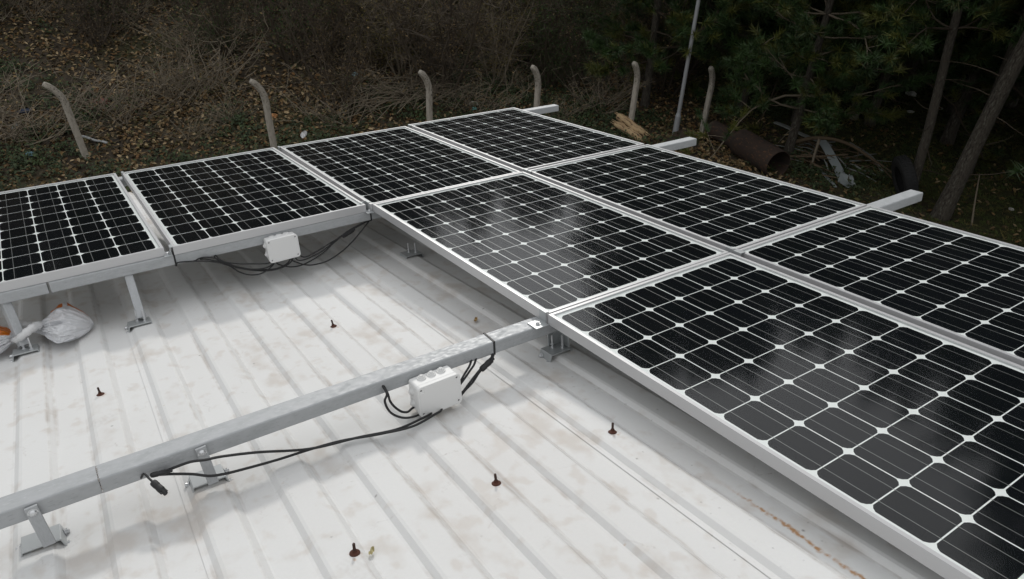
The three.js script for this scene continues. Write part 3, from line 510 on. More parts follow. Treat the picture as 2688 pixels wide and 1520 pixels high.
{ // the tyre leans on the pine stem behind the rail end
  const t = thing('car_tyre', 'black rubber tyre leaning behind the front rail end', 'tyre'); t.position.set(11.75, groundY(11.75, -3.35) + 0.40, -3.35);
  const rub = std({ color: [0.012, 0.012, 0.012], roughness: 0.85 });
  const pr = [[0.255, -0.085], [0.27, -0.105], [0.34, -0.115], [0.40, -0.100], [0.425, -0.075], [0.432, 0], [0.425, 0.075], [0.40, 0.100], [0.34, 0.115], [0.27, 0.105], [0.255, 0.085], [0.275, 0.07], [0.36, 0.085], [0.40, 0], [0.36, -0.085], [0.275, -0.07], [0.255, -0.085]];
  mesh('tread_and_walls', new THREE.LatheGeometry(pr.map(([x, y]) => new THREE.Vector2(x, y)), 40), rub, t);
  const lugs = []; for (let k = 0; k < 48; k++) { for (const s of [-1, 1]) { const g = box(0.012, 0.06, 0.03, 0.434, s * 0.045, 0); g.rotateY(k / 48 * 6.283 + s * 0.03); lugs.push(g); } } mesh('tread_blocks', lugs, rub, t);
  t.rotation.set(1.25, 0.0, 0.9, 'YXZ'); t.rotation.set(1.2, 0.9, 0, 'YXZ');
}
branch('pale thin stick leaning against the foot of the thick pine trunk', [onG(11.95, -2.05, 0.0), onG(12.02, -2.2, 0.45), onG(12.08, -2.32, 0.85)], 0.018, matTwigPale);
// scattered rubbish: crumpled plastic and paper
function scrap(label, cat, x, z, sx, sz, col, sd, flat = 0.5) {
  const t = thing('litter', label, cat), g = mergeVertices(new THREE.IcosahedronGeometry(1, 3)); const ps = g.attributes.position; for (let i = 0; i < ps.count; i++) { const p = V(ps.getX(i), ps.getY(i), ps.getZ(i)), w = 1 + 0.9 * fbm(p.x * 1.7 + sd, p.y * 1.7, p.z * 1.7 + sd, 3); ps.setXYZ(i, p.x * w * sx, (p.y * w + 0.5) * flat * Math.min(sx, sz), p.z * w * sz); } g.computeVertexNormals();
  mesh('wrapper', g.toNonIndexed(), std({ color: col, roughness: 0.6 }), t).geometry.computeVertexNormals(); t.position.copy(onG(x, z, 0.02)); t.rotation.y = sd; return t;
}
function gHit(x, z) { // the place on the sloping ground that lies on the sight line to this spot of the level ground
  let k = 1; const c = camera.position; for (let i = 0; i < 40; i++) { const px = c.x + (x - c.x) * k, pz = c.z + (z - c.z) * k, ray = c.y + (GY - c.y) * k, g = groundY(px, pz); k -= (g - ray) / (-(GY - c.y)) * 0.7; } return [c.x + (x - c.x) * k, c.z + (z - c.z) * k]; }
for (const [label, cat, x, z, sx, sz, col, sd] of [
  ['crumpled white plastic right of the second fence post, close to the panels', 'litter', 3.22, -11.2, 0.16, 0.06, [0.55, 0.55, 0.55], 1.1],
  ['faded orange red plastic lying right of the first fence post', 'litter', 0.02, -14.89, 0.15, 0.12, [0.17, 0.055, 0.038], 2.2],
  ['dark blue rag on the leaves at the left edge', 'litter', -1.42, -15.03, 0.12, 0.08, [0.008, 0.017, 0.045], 3.4],
  ['grey white torn plastic at the far left below the blue rag', 'litter', -1.64, -14.28, 0.16, 0.05, [0.20, 0.20, 0.19], 4.5],
  ['pale blue scrap of wrapper low at the left edge', 'litter', -1.51, -12.68, 0.09, 0.06, [0.16, 0.30, 0.36], 5.1],
  ['orange brown crumpled box left of the second fence post', 'litter', 2.97, -12.43, 0.12, 0.09, [0.36, 0.17, 0.06], 6.3],
  ['light blue bottle among the bushes above the second and third posts', 'litter', 5.63, -14.23, 0.11, 0.06, [0.25, 0.42, 0.46], 7.2],
  ['cream paper scrap above the corner of the farthest panel', 'litter', 7.19, -11.12, 0.12, 0.08, [0.45, 0.44, 0.36], 8.8],
  ['turquoise scrap just below the cream paper near the farthest panel', 'litter', 7.05, -10.85, 0.06, 0.06, [0.12, 0.40, 0.38], 9.1],
  ['white cluster of paper beyond the pines at upper right', 'litter', 17.41, -6.64, 0.14, 0.11, [0.62, 0.62, 0.58], 10.4],
  ['small white scrap right of the paper cluster under the pines', 'litter', 17.1, -5.7, 0.09, 0.06, [0.58, 0.58, 0.55], 11.4],
  ['little white scrap below the paper cluster under the pines', 'litter', 16.2, -5.9, 0.08, 0.06, [0.55, 0.55, 0.5], 12.1],
  ['whitish paper scrap behind the scrap heap, by the broken stump', 'litter', 14.0, -6.7, 0.10, 0.05, [0.46, 0.45, 0.40], 12.9],
  ['small pale wrapper on the moss near the right edge', 'litter', 13.2, -2.0, 0.05, 0.04, [0.5, 0.48, 0.44], 13.7]]) { const [gx, gz] = gHit(x, z); scrap(label, cat, gx, gz, sx, sz, col, sd); }
{ const [gx, gz] = gHit(-0.41, -12.84); strip('white_stick', 'short white plastic strip right of the first fence post', 'litter', onG(gx - 0.2, gz - 0.2, 0.06), onG(gx + 0.18, gz + 0.25, 0.04), 0.05, 0.02, std({ color: [0.30, 0.31, 0.31], roughness: 0.6 })); }
{ const t = thing('tree_stump', 'broken leaning stump in the dark wood above the scrap heap', 'stump'); t.position.copy(onG(14.6, -6.3)); mesh('wood', limb([V(0, -0.1, 0), V(0.1, 0.25, -0.1), V(0.3, 0.62, -0.3)], [0.11, 0.10, 0.09], 9), std({ color: [0.15, 0.135, 0.10], roughness: 0.95 }), t); }

// ------------------------------------------------------------------ the solar array: panels
seed = 555;
const matFrame = phy({ color: [0.53, 0.53, 0.535], metalness: 0.4, roughness: 0.42 });
const matBack = std({ color: [0.74, 0.745, 0.74], roughness: 0.7 });
const matCells = [[0.0052, 0.0060, 0.0078], [0.0046, 0.0054, 0.0068], [0.0062, 0.0068, 0.0084]].map(c => phy({ color: c, roughness: 0.6, specularIntensity: 0.0 }));
const matBus = std({ color: [0.24, 0.24, 0.235], metalness: 0.5, roughness: 0.45 });
const matGlass = phy({ color: [0.98, 1.0, 0.99], transmission: 1, thickness: 0, roughness: 0.085, ior: 1.5, specularIntensity: 0.78 });
const PW = 0.808, PL = 1.3207, CELL = 0.1243, STEP = 0.1275, FH = 0.034;
const frameGeo = (() => {
  const bars = [];
  const section = [[0, 0], [-0.0006, -0.0012], [-0.0006, -FH], [0.022, -FH], [0.022, -FH + 0.002], [0.0018, -FH + 0.002], [0.0018, -0.010], [0.0105, -0.008], [0.0105, -0.0006], [0.010, 0]]; // outer edge at 0, inwards positive
  const bar = (A, B, inward) => { // a mitred bar along one edge of the panel
    const pos = [], d = B.clone().sub(A).normalize();
    const P = (end, [i, y]) => { const p = (end ? B : A).clone().addScaledVector(inward, i).addScaledVector(d, end ? -i : i); p.y = y; return p; };
    for (let k = 0; k < section.length; k++) { const s0 = section[k], s1 = section[(k + 1) % section.length]; const a = P(0, s0), b = P(1, s0), c = P(1, s1), e = P(0, s1); for (const q of [a, c, b, a, e, c]) pos.push(q.x, q.y, q.z); }
    const g = new THREE.BufferGeometry(); g.setAttribute('position', new THREE.Float32BufferAttribute(pos, 3)); g.computeVertexNormals(); return g;
  };
  const w = PW / 2, l = PL / 2, c = [V(-w, 0, -l), V(w, 0, -l), V(w, 0, l), V(-w, 0, l)], inn = [V(0, 0, 1), V(-1, 0, 0), V(0, 0, -1), V(1, 0, 0)];
  for (let k = 0; k < 4; k++) bars.push(bar(c[k], c[(k + 1) % 4], inn[k]));
  return bars;
})();
const sheetGeo = (w, l, y) => { const g = new THREE.PlaneGeometry(w, l); g.rotateX(-Math.PI / 2); g.translate(0, y, 0); return g; };
const backGeo = sheetGeo(PW - 0.004, PL - 0.004, -0.00632), glassGeo = sheetGeo(PW - 0.0212, PL - 0.0212, -0.0022);
const cellGeo = (() => {
  const h = CELL / 2, c = 0.0145, s = new THREE.Shape(); // square wafer with rounded-off corners
  const q = []; for (const [sx, sy] of [[1, 1], [-1, 1], [-1, -1], [1, -1]]) { const a = [sx * h, sy * (h - c)], m = [sx * (h - c * 0.40), sy * (h - c * 0.40)], b = [sx * (h - c), sy * h]; q.push(...(sx * sy > 0 ? [a, m, b] : [b, m, a])); }
  q.forEach(([x, y], i) => i ? s.lineTo(x, y) : s.moveTo(x, y)); s.closePath();
  const g = new THREE.ExtrudeGeometry(s, { depth: 0.00008, bevelEnabled: false }); g.rotateX(-Math.PI / 2); g.translate(0, -0.00628, 0); return g;
})();
const busGeo = box(0.0014, 0.00006, PL - 0.046, 0, -0.00614, 0);
const colors = { back: matBack };
function solarPanel(a, b, turn, label) {
  const t = thing('solar_panel', label, 'solar panel', 'black solar panels of the roof array'); onArray(t, a, b, 0, -turn);
  for (const f of frameGeo) mesh('frame_bar', f, matFrame, t);
  mesh('backsheet', backGeo, matBack, t);
  for (let i = 0; i < 6; i++) for (let j = 0; j < 10; j++) { const m = mesh('solar_cell', cellGeo, matCells[Math.floor(rnd() * 3)], t); m.position.set((i - 2.5) * STEP, 0, (j - 4.5) * STEP); m.rotation.set(0, rr(-0.003, 0.003), 0); m.position.y = rr(-0.00001, 0.00001); }
  for (let i = 0; i < 6; i++) for (const s of [-1, 1]) { const m = mesh('busbar', busGeo, matBus, t); m.position.x = (i - 2.5) * STEP + s * 0.0285; }
  mesh('glass_pane', glassGeo, matGlass, t); return t;
}
const cA = [-1.6777, -0.839, 0, 0.839].map(x => x + PW / 2), rB = [-1.3318, 0, 1.3318].map(x => x + PL / 2);
solarPanel(cA[0] + 0.0005, rB[0] - 0.0095, -0.005, 'leftmost solar panel of the back row, cut by the left edge of the photo');
solarPanel(cA[1], rB[0] + 0.0007, -0.0065, 'second panel from the left in the back row, over the far junction box');
solarPanel(cA[2] - 0.006, rB[0] + 0.0075, 0.002, 'third panel from the left in the back row, left of the farthest one');
solarPanel(cA[3] - 0.001, rB[0] - 0.0125, 0.004, 'farthest solar panel, at the far right corner of the back row');
solarPanel(cA[2] + 0.001, rB[1] + 0.003, 0.0015, 'middle row panel on the left, with the grey sky mirrored in its near corner');
solarPanel(cA[3] + 0.0007, rB[1], 0, 'middle row panel on the right, between two projecting rail ends');
solarPanel(cA[2] + 0.0012, rB[2] - 0.002, -0.0015, 'nearest and largest looking panel, its long grey side running to the bottom right corner');
solarPanel(cA[3] + 0.003, rB[2] - 0.0015, 0.001, 'front row panel at the right edge of the photo, right of the nearest panel');

// ------------------------------------------------------------------ rails
const galvTex = texture(1024, 512, (s, t) => {
  const tl = (f, g, z, o) => { const F = (a, b) => fbm(a * f, b * g, z, o); return (F(s, t) * (1 - s) + F(s - 1, t) * s) * (1 - t) + (F(s, t - 1) * (1 - s) + F(s - 1, t - 1) * s) * t; };
  const n = tl(10, 10, 1.3, 4), f = tl(60, 60, 4.4, 2), sc = tl(8, 120, 8.2, 3);
  let c = mix3([0.40, 0.412, 0.422], [0.355, 0.37, 0.376], smooth(-0.15, 0.3, n)); c = mix3(c, [0.49, 0.50, 0.52], smooth(0.1, 0.35, f) * 0.5); c = mix3(c, [0.27, 0.28, 0.29], smooth(0.26, 0.38, sc) * 0.35); return c;
});
const galvRough = texture(512, 512, (s, t) => 0.58 + 0.35 * fbm(s * 30, t * 30, 3.3, 3), false);
const matGalv = phy({ color: [1, 1, 1], map: galvTex, metalness: 0.25, roughness: 1.0, roughnessMap: galvRough });
const matZincPlate = phy({ color: [0.44, 0.46, 0.465], metalness: 0.55, roughness: 0.42 });
const matBoltZinc = phy({ color: [0.62, 0.63, 0.64], metalness: 0.8, roughness: 0.3 });
const matBlack = phy({ color: [0.012, 0.012, 0.013], roughness: 0.55 });
function tubeSection(w, h, L, r = 0.005, wall = 0.0025) {
  const rect = (W, H, R) => { const s = new THREE.Shape(); s.moveTo(-W / 2 + R, -H / 2); s.lineTo(W / 2 - R, -H / 2); s.absarc(W / 2 - R, -H / 2 + R, R, -Math.PI / 2, 0); s.lineTo(W / 2, H / 2 - R); s.absarc(W / 2 - R, H / 2 - R, R, 0, Math.PI / 2); s.lineTo(-W / 2 + R, H / 2); s.absarc(-W / 2 + R, H / 2 - R, R, Math.PI / 2, Math.PI); s.lineTo(-W / 2, -H / 2 + R); s.absarc(-W / 2 + R, -H / 2 + R, R, Math.PI, 1.5 * Math.PI); return s; };
  const s = rect(w, h, r), hole = rect(w - 2 * wall, h - 2 * wall, Math.max(0.0008, r - wall)); s.holes.push(new THREE.Path(hole.getPoints(4)));
  const g = new THREE.ExtrudeGeometry(s, { depth: L, bevelEnabled: false, curveSegments: 4 }); g.rotateY(Math.PI / 2); g.translate(-L / 2, 0, 0);
  const p = g.attributes.position, n = g.attributes.normal, uv = g.attributes.uv; for (let i = 0; i < p.count; i++) uv.setXY(i, p.getX(i) / 0.5, (Math.abs(n.getY(i)) > 0.5 ? p.getZ(i) : p.getY(i) + 0.31) / 0.25); return g;
}
const RN = 0.056, RH = 0.042, RW = 0.062;
function rail(label, a0, a1, b, turn = 0) {
  const t = thing('mounting_rail', label, 'rail', 'galvanised rails under the panels'); onArray(t, (a0 + a1) / 2, b, RN, turn); mesh('square_tube', tubeSection(RW, RH, a1 - a0), matGalv, t);
  // rolled print along the side: short dashes standing a hair proud of the zinc
  const ds = []; const L = a1 - a0; for (let x = -L / 2 + 0.03; x < L / 2 - 0.04; x += rr(0.012, 0.03)) for (const y of [0.007, -0.004]) if (rnd() < 0.72) ds.push(box(rr(0.004, 0.014), 0.0006, 0.0003, x, y + rr(-0.0006, 0.0006), RW / 2 + 0.0001)); mesh('stamped_dashes', ds, std({ color: [0.27, 0.28, 0.285], roughness: 0.7 }), t); return t;
}
{ const r = rail('front galvanised rail, the long piece carrying the near white junction box', -1.2445, 2.082, 1.291);
  const w = []; for (let k = 0; k < 7; k++) { w.push(new THREE.SphereGeometry(rr(0.0014, 0.0026), 8, 6).translate(-(2.082 + 1.2445) / 2 - 0.0005, RH / 2 - 0.0005, -0.025 + k * 0.0088 + rr(-.002, .002))); if (k < 5) w.push(new THREE.SphereGeometry(rr(0.0014, 0.0026), 8, 6).translate(-(2.082 + 1.2445) / 2 - 0.0005, -0.016 + k * 0.008, RW / 2 - 0.0003)); } mesh('weld_beads', w, std({ color: [0.36, 0.34, 0.32], metalness: 0.4, roughness: 0.6 }), r); }
rail('left end piece of the front rail, welded on at the lower left', -3.1, -1.2465, 1.2905, 0.001);
rail('middle galvanised rail below the back row, carrying the far junction box', -1.266, 2.05, -0.043);
rail('left end piece of the middle rail, beyond the dark joint under the leftmost panel', -3.1, -1.274, -0.0432);
rail('farthest galvanised rail, showing only its end behind the farthest panel', -3.0, 2.028, -1.361);

function hexBolt(r = 0.0065, h = 0.006) { const g = [new THREE.CylinderGeometry(r, r, h, 6).translate(0, h / 2 + 0.0015, 0), new THREE.CylinderGeometry(r * 1.5, r * 1.5, 0.0018, 18).translate(0, 0.0009, 0), new THREE.SphereGeometry(r * 0.72, 12, 6, 0, 6.3, 0, 1.57).scale(1, 0.5, 1).translate(0, h + 0.0012, 0)]; return mergeGeometries(g.map(plain)); }
const boltG = hexBolt();
// folded clamps that hold the panel corners: foot on the rail, upright, lip over the frame
function clamp1(label, a, b, o) {
  const t = thing('panel_clamp', label, 'clamp', 'folded zinc clamps between the panels'); onArray(t, a, b, 0, o.turn ?? 0);
  if (o.foot) { const [x, z, w, d] = o.foot; const f = box(w, 0.003, d, x, -0.0325, z, 0.0008); mesh('foot_plate', f, matZincPlate, t); const m = mesh('bolt', boltG, matBoltZinc, t); m.position.set(x + (o.bx ?? 0), -0.031, z + (o.bz ?? 0)); }
  for (const [x, z, d, lip] of o.ups ?? []) { mesh('upright', box(0.0022, 0.035, d, x, -0.0165, z, 0.0006), matZincPlate, t); if (lip) mesh('lip', box(Math.abs(lip), 0.0018, d, x + lip / 2 - Math.sign(lip) * 0.0011, 0.0020, z, 0.0006), matZincPlate, t); }
  for (const [x, z, w, lip] of o.cross ?? []) { mesh('upright', box(w, 0.035, 0.0022, x, -0.0165, z, 0.0006), matZincPlate, t); if (lip) mesh('lip', box(w, 0.0018, Math.abs(lip), x, 0.0020, z + lip / 2 - Math.sign(lip) * 0.0011, 0.0006), matZincPlate, t); }
  return t;
}
clamp1('clamp where the four nearer panels meet in the middle of the array', 0.8235, 1.3265, { ups: [[0.0105, -0.022, 0.036, 0.013], [0.0035, 0.020, 0.036, 0.024]] });
clamp1('clamp where the four farther panels meet, beyond the middle rail', 0.8235, 0.0, { ups: [[0.0085, -0.012, 0.034, 0.014], [0.0095, 0.024, 0.026, 0.012]] });
clamp1('small clamp at the back edge between the third panel and the farthest panel', 0.8235, -1.325, { ups: [[0.009, 0.0, 0.034, 0.012]] });
clamp1('clamp at the back edge in front of the second fence post', -0.0195, -1.318, { ups: [[0.006, 0.004, 0.034, 0.010]] });
clamp1('clamp at the back of the wide gap between the two leftmost panels', -0.8545, -1.325, { ups: [[0.009, 0.0, 0.034, 0.012]] });
clamp1('bolted clamp on the middle rail at the corner of three panels', -0.0175, -0.010, { foot: [0, 0.006, 0.032, 0.046], bz: 0.006, ups: [[0.0095, -0.032, 0.036, 0.012], [-0.0125, -0.030, 0.022, -0.010]], cross: [[0.0, -0.052, 0.022]] });
clamp1('bolted clamp at the front end of the gap between the two leftmost panels', -0.857, -0.022, { foot: [0, 0, 0.030, 0.040], ups: [[0.0115, 0.006, 0.034, 0.012]] });
clamp1('bolted clamp on the front rail at the near corner of the middle row', 0, 1.3255, { foot: [-0.027, -0.012, 0.048, 0.050], bx: -0.002, ups: [[-0.0024, -0.022, 0.034, 0.014]] });

// ------------------------------------------------------------------ brackets that clasp the roof ribs, and their legs
function ribBracket(label, a, b, o = {}) {
  const t = thing('rib_bracket', label, 'bracket', 'zinc brackets clasping the roof ribs'); onRoof(t, a, b, RIB_H);
  const zl = o.len ?? 0.064, w = CREST_W / 2 + 0.002;
  mesh('saddle_plate', box(2 * w + 0.006, 0.004, zl, 0, 0.009, 0, 0.001), matZincPlate, t);
  for (const s of [-1, 1]) {
    const g = box(0.0035, 0.042, zl * 0.96, 0, -0.021, 0, 0.001); g.rotateZ(s * 0.28); g.translate(s * (w + 0.001), 0.010, 0); mesh('side_flange', g, matZincPlate, t);
    for (const z of [-zl * 0.28, zl * 0.28]) { const m = mesh('bolt', boltG, matBoltZinc, t); m.position.set(s * (w + 0.009), -0.014 + (z < 0 ? 0.006 : -0.004), z); m.rotation.z = -s * (1.57 - 0.28); }
    const foot = box(0.012, 0.003, zl * 0.96, 0, 0, 0, 0.001); foot.rotateZ(-s * 0.1); foot.translate(s * (w + 0.017), -0.0305, 0); mesh('bottom_fold', foot, matZincPlate, t);
  }
  if (o.studs) for (const [x, z] of [[-0.004, -0.014], [0.02, 0.008]]) { mesh('threaded_stud', [cyl(0.0035, 0.0035, 0.05, x, 0.030, z, 10), new THREE.CylinderGeometry(0.0062, 0.0062, 0.006, 6).translate(x, 0.014, z), new THREE.CylinderGeometry(0.0062, 0.0062, 0.006, 6).translate(x, 0.024, z), new THREE.CylinderGeometry(0.009, 0.009, 0.0016, 14).translate(x, 0.0117, z)], matBoltZinc, t); }
  if (o.angle) mesh('angle_plate', [box(0.004, 0.055, 0.05, 0.035, 0.040, 0.0, 0.001), box(0.05, 0.055, 0.004, 0.012, 0.040, -0.026, 0.001)], matZincPlate, t);
  return t;
}
function leg(t, from, to, w, boltAt) { // from / to: [a, b, n] of the ends of a small square tube
  t.updateMatrixWorld(true); const inv = t.matrixWorld.clone().invert(), A = world(...from).applyMatrix4(inv), B = world(...to).applyMatrix4(inv), d = B.clone().sub(A), L = d.length();
  const g = tubeSection(w, w, L, 0.003, 0.002); g.rotateZ(Math.PI / 2); const cap = box(w - 0.0044, 0.002, w - 0.0044, 0, -L / 2 + 0.0012, 0), m = mesh('leg_tube', [g, cap], matGalv, t); m.position.copy(A.clone().lerp(B, 0.5)); m.quaternion.setFromUnitVectors(V(0, 1, 0), d.normalize());
  if (boltAt) { const p = world(...boltAt).applyMatrix4(inv), bm = mesh('leg_bolt', hexBolt(0.0085, 0.008), matBoltZinc, t); bm.position.copy(p); bm.rotation.x = Math.PI / 2; }
}
function flatLeg(t, from, to, boltAt) { // a thick flat bar bolted to the face of the rail
  t.updateMatrixWorld(true); const inv = t.matrixWorld.clone().invert(), A = world(...from).applyMatrix4(inv), B = world(...to).applyMatrix4(inv), d = B.clone().sub(A), L = d.length();
  const m = mesh('leg_bar', box(0.025, L, 0.0075, 0, 0, 0, 0.0015), matGalv, t); m.position.copy(A.clone().lerp(B, 0.5)); m.quaternion.setFromUnitVectors(V(0, -1, 0), d.clone().normalize());
  const bm = mesh('leg_bolt', mergeGeometries([new THREE.SphereGeometry(0.0085, 16, 8, 0, 6.2832, 0, 1.57).scale(1, 0.75, 1), new THREE.CylinderGeometry(0.0105, 0.0105, 0.0016, 20)].map(plain)), matBoltZinc, t); bm.position.copy(world(...boltAt).applyMatrix4(inv)); bm.rotation.x = Math.PI / 2;
}
{ const t = ribBracket('bracket with a short leg at lower left, left of the weld in the front rail', -1.388, 1.294); flatLeg(t, [-1.380, 1.3265, 0.041], [-1.371, 1.3370, 0.146], [-1.379, 1.3310, 0.056]); }
{ const t = ribBracket('bracket with a short leg under the front rail, where the two black cables pass', -1.026, 1.290); flatLeg(t, [-1.028, 1.3265, 0.041], [-1.020, 1.3370, 0.146], [-1.027, 1.3310, 0.055]); }
{ const t = ribBracket('bracket under the middle rail with a tall slanting leg, right of the plastic bag', -1.022, 0.086, { len: 0.06, studs: true }); leg(t, [-1.009, -0.040, 0.073], [-1.010, 0.072, 0.222], 0.030); mesh('leg_cap', box(0.036, 0.004, 0.036, 0, 0.0, 0, 0.001), matGalv, t).position.copy(world(-1.010, 0.070, 0.2155).applyMatrix4(t.matrixWorld.clone().invert())); }
{ const t = ribBracket('bracket under the middle rail half covered by the plastic bag', -1.396, 0.070, { len: 0.06, studs: true }); leg(t, [-1.414, -0.040, 0.073], [-1.398, 0.050, 0.224], 0.030); }
ribBracket('bracket on a rib just under the near left corner of the nearest panel', 0.052, 1.300, { studs: true, angle: true });
ribBracket('bracket on a rib below the left edge of the middle row, near the middle rail', 0.118, 0.105, { studs: true, len: 0.076 });

// ------------------------------------------------------------------ junction boxes
const matBox = phy({ color: [0.70, 0.70, 0.69], roughness: 0.5, clearcoat: 0.12, clearcoatRoughness: 0.4 });
const matScrew = std({ color: [0.10, 0.09, 0.10], metalness: 0.5, roughness: 0.5 });
function junctionBox(label, a, n0, n1, b0, b1, w, flat, tilt = 0) {
  const t = thing('junction_box', label, 'junction box', 'white plastic junction boxes'), h = n1 - n0, d = b1 - b0; onArray(t, a, (b0 + b1) / 2, (n0 + n1) / 2); t.rotateZ(tilt);
  mesh('box_body', new RoundedBoxGeometry(w, h, d - 0.012, 4, 0.008).translate(0, 0, -0.006), matBox, t);
  const s = new THREE.Shape(), r = 0.011, W = w + 0.002, H = h + 0.002; s.moveTo(-W / 2 + r, -H / 2); s.lineTo(W / 2 - r, -H / 2); s.absarc(W / 2 - r, -H / 2 + r, r, -Math.PI / 2, 0); s.lineTo(W / 2, H / 2 - r); s.absarc(W / 2 - r, H / 2 - r, r, 0, Math.PI / 2); s.lineTo(-W / 2 + r, H / 2); s.absarc(-W / 2 + r, H / 2 - r, r, Math.PI / 2, Math.PI); s.lineTo(-W / 2, -H / 2 + r); s.absarc(-W / 2 + r, -H / 2 + r, r, Math.PI, Math.PI * 1.5);
  for (const sx of [-1, 1]) for (const sy of [-1, 1]) { const hole = new THREE.Path(); hole.absarc(sx * (W / 2 - 0.0095), sy * (H / 2 - 0.0095), 0.0043, 0, 6.2832, true); s.holes.push(hole); }
  const lid = new THREE.ExtrudeGeometry(s, { depth: 0.010, bevelEnabled: true, bevelSize: 0.0014, bevelThickness: 0.0016, bevelSegments: 3, curveSegments: 8 }); lid.translate(0, 0, d / 2 - 0.0116);
  const lm = mesh('lid', lid, matBox, t);
  const inset = new THREE.ExtrudeGeometry((() => { const q = new THREE.Shape(), x = W / 2 - 0.004, y = H / 2 - 0.004, k = 0.014; q.moveTo(-x + k, -y); q.lineTo(x - k, -y); q.lineTo(x - k, -y + k); q.lineTo(x, -y + k); q.lineTo(x, y - k); q.lineTo(x - k, y - k); q.lineTo(x - k, y); q.lineTo(-x + k, y); q.lineTo(-x + k, y - k); q.lineTo(-x, y - k); q.lineTo(-x, -y + k); q.lineTo(-x + k, -y + k); q.closePath(); return q; })(), { depth: 0.0006, bevelEnabled: true, bevelSize: 0.0006, bevelThickness: 0.0004, bevelSegments: 2 }); inset.translate(0, 0, d / 2 + 0.0001); mesh('lid_face', inset, matBox, t);
  for (const sx of [-1, 1]) for (const sy of [-1, 1]) { const g = new THREE.CylinderGeometry(0.0040, 0.0040, 0.004, 16); g.rotateX(Math.PI / 2); const m = mesh('lid_screw', [g, box(0.0062, 0.0010, 0.0010, 0, 0, 0.0021)], matScrew, t); m.position.set(sx * (W / 2 - 0.0095), sy * (H / 2 - 0.0095), d / 2 - 0.0055); m.rotation.z = rr(0, 3); }
  const grom = new THREE.LatheGeometry((flat ? [[0.0001, 0.0035], [0.010, 0.0035], [0.0125, 0.003], [0.0135, 0]] : [[0.0001, 0.0095], [0.0030, 0.0100], [0.0042, 0.0115], [0.0050, 0.0110], [0.0052, 0.0066], [0.0068, 0.0058], [0.0078, 0.0078], [0.0088, 0.0074], [0.0090, 0.0032], [0.0106, 0.0024], [0.0118, 0.0044], [0.0130, 0.0038], [0.0133, 0]]).map(([x, y]) => new THREE.Vector2(x, y)), 28);
  for (const x of [-0.031, 0, 0.031]) mesh('cable_grommet', grom, matBox, t).position.set(x * w / 0.13, h / 2 - 0.0004, -0.012);
  const side = new THREE.LatheGeometry([[0.0001, 0.0095], [0.0046, 0.0092], [0.0056, 0.0062], [0.0090, 0.0058], [0.0098, 0.0032], [0.0126, 0.0030], [0.0134, 0]].map(([x, y]) => new THREE.Vector2(x, y)), 28);
  for (const sx of [-1, 1]) for (const y of [-0.021, 0.017]) { const m = mesh('cable_grommet', side, matBox, t); m.position.set(sx * (w / 2 - 0.0004), y, -0.010); m.rotation.z = -sx * Math.PI / 2; }
  return t;
}
junctionBox('near white junction box with ringed grommets, hanging on the front rail', -0.4145, 0.0545, 0.1475, 1.3228, 1.3905, 0.128, false, 0.02);
junctionBox('far white junction box on the middle rail under the back row', -0.4275, 0.0450, 0.1415, -0.0112, 0.0440, 0.127, true, 0.015);

// ------------------------------------------------------------------ cables, plugs and ties
function cable(label, list, r = 0.0034, group) { const t = thing('cable', label, 'cable', group); const p = list.map(q => world(...q)), o = p[0].clone(); t.position.copy(o); mesh('sheath', tube(p.map(q => q.sub(o)), r, Math.max(24, list.length * 8), 8), matBlack, t); return t; }
cable('outer of two cable loops left of the near junction box', [[-0.552, 1.318, 0.050], [-0.552, 1.345, 0.066], [-0.56, 1.345, 0.083], [-0.559, 1.345, 0.097], [-0.555, 1.345, 0.112], [-0.546, 1.346, 0.130], [-0.534, 1.352, 0.141], [-0.519, 1.370, 0.143], [-0.494, 1.380, 0.143], [-0.455, 1.362, 0.150], [-0.440, 1.352, 0.142]]);
cable('inner of two cable loops left of the near junction box', [[-0.549, 1.316, 0.052], [-0.549, 1.345, 0.067], [-0.546, 1.345, 0.088], [-0.541, 1.345, 0.102], [-0.532, 1.345, 0.118], [-0.522, 1.345, 0.131], [-0.512, 1.346, 0.140], [-0.500, 1.352, 0.141], [-0.486, 1.352, 0.135], [-0.470, 1.350, 0.132]]);
cable('long upper cable from the near box to the left, crossing the leg', [[-0.430, 1.372, 0.145], [-0.450, 1.392, 0.145], [-0.485, 1.407, 0.138], [-0.559, 1.412, 0.138], [-0.661, 1.383, 0.139], [-0.783, 1.366, 0.131], [-0.915, 1.361, 0.086], [-0.999, 1.357, 0.064], [-1.026, 1.356, 0.060], [-1.056, 1.346, 0.058], [-1.1, 1.334, 0.066], [-1.126, 1.318, 0.078]]);
cable('long lower cable from the near box to the left, sagging to the roof', [[-0.400, 1.370, 0.145], [-0.420, 1.396, 0.145], [-0.444, 1.410, 0.138], [-0.519, 1.426, 0.137], [-0.603, 1.406, 0.138], [-0.7, 1.370, 0.140], [-0.784, 1.360, 0.137], [-0.864, 1.358, 0.133], [-0.941, 1.357, 0.125], [-0.995, 1.358, 0.116], [-1.026, 1.358, 0.107], [-1.06, 1.345, 0.094], [-1.103, 1.336, 0.079], [-1.136, 1.318, 0.078]]);
cable('first cable from the near box up to the front rail on the right', [[-0.270, 1.318, 0.070], [-0.287, 1.335, 0.077], [-0.307, 1.340, 0.094], [-0.327, 1.345, 0.112], [-0.345, 1.350, 0.122], [-0.360, 1.350, 0.120]]);
cable('second cable from the near box up to the front rail on the right', [[-0.252, 1.316, 0.070], [-0.272, 1.335, 0.079], [-0.291, 1.340, 0.092], [-0.311, 1.345, 0.106], [-0.335, 1.350, 0.120], [-0.360, 1.351, 0.126]]);
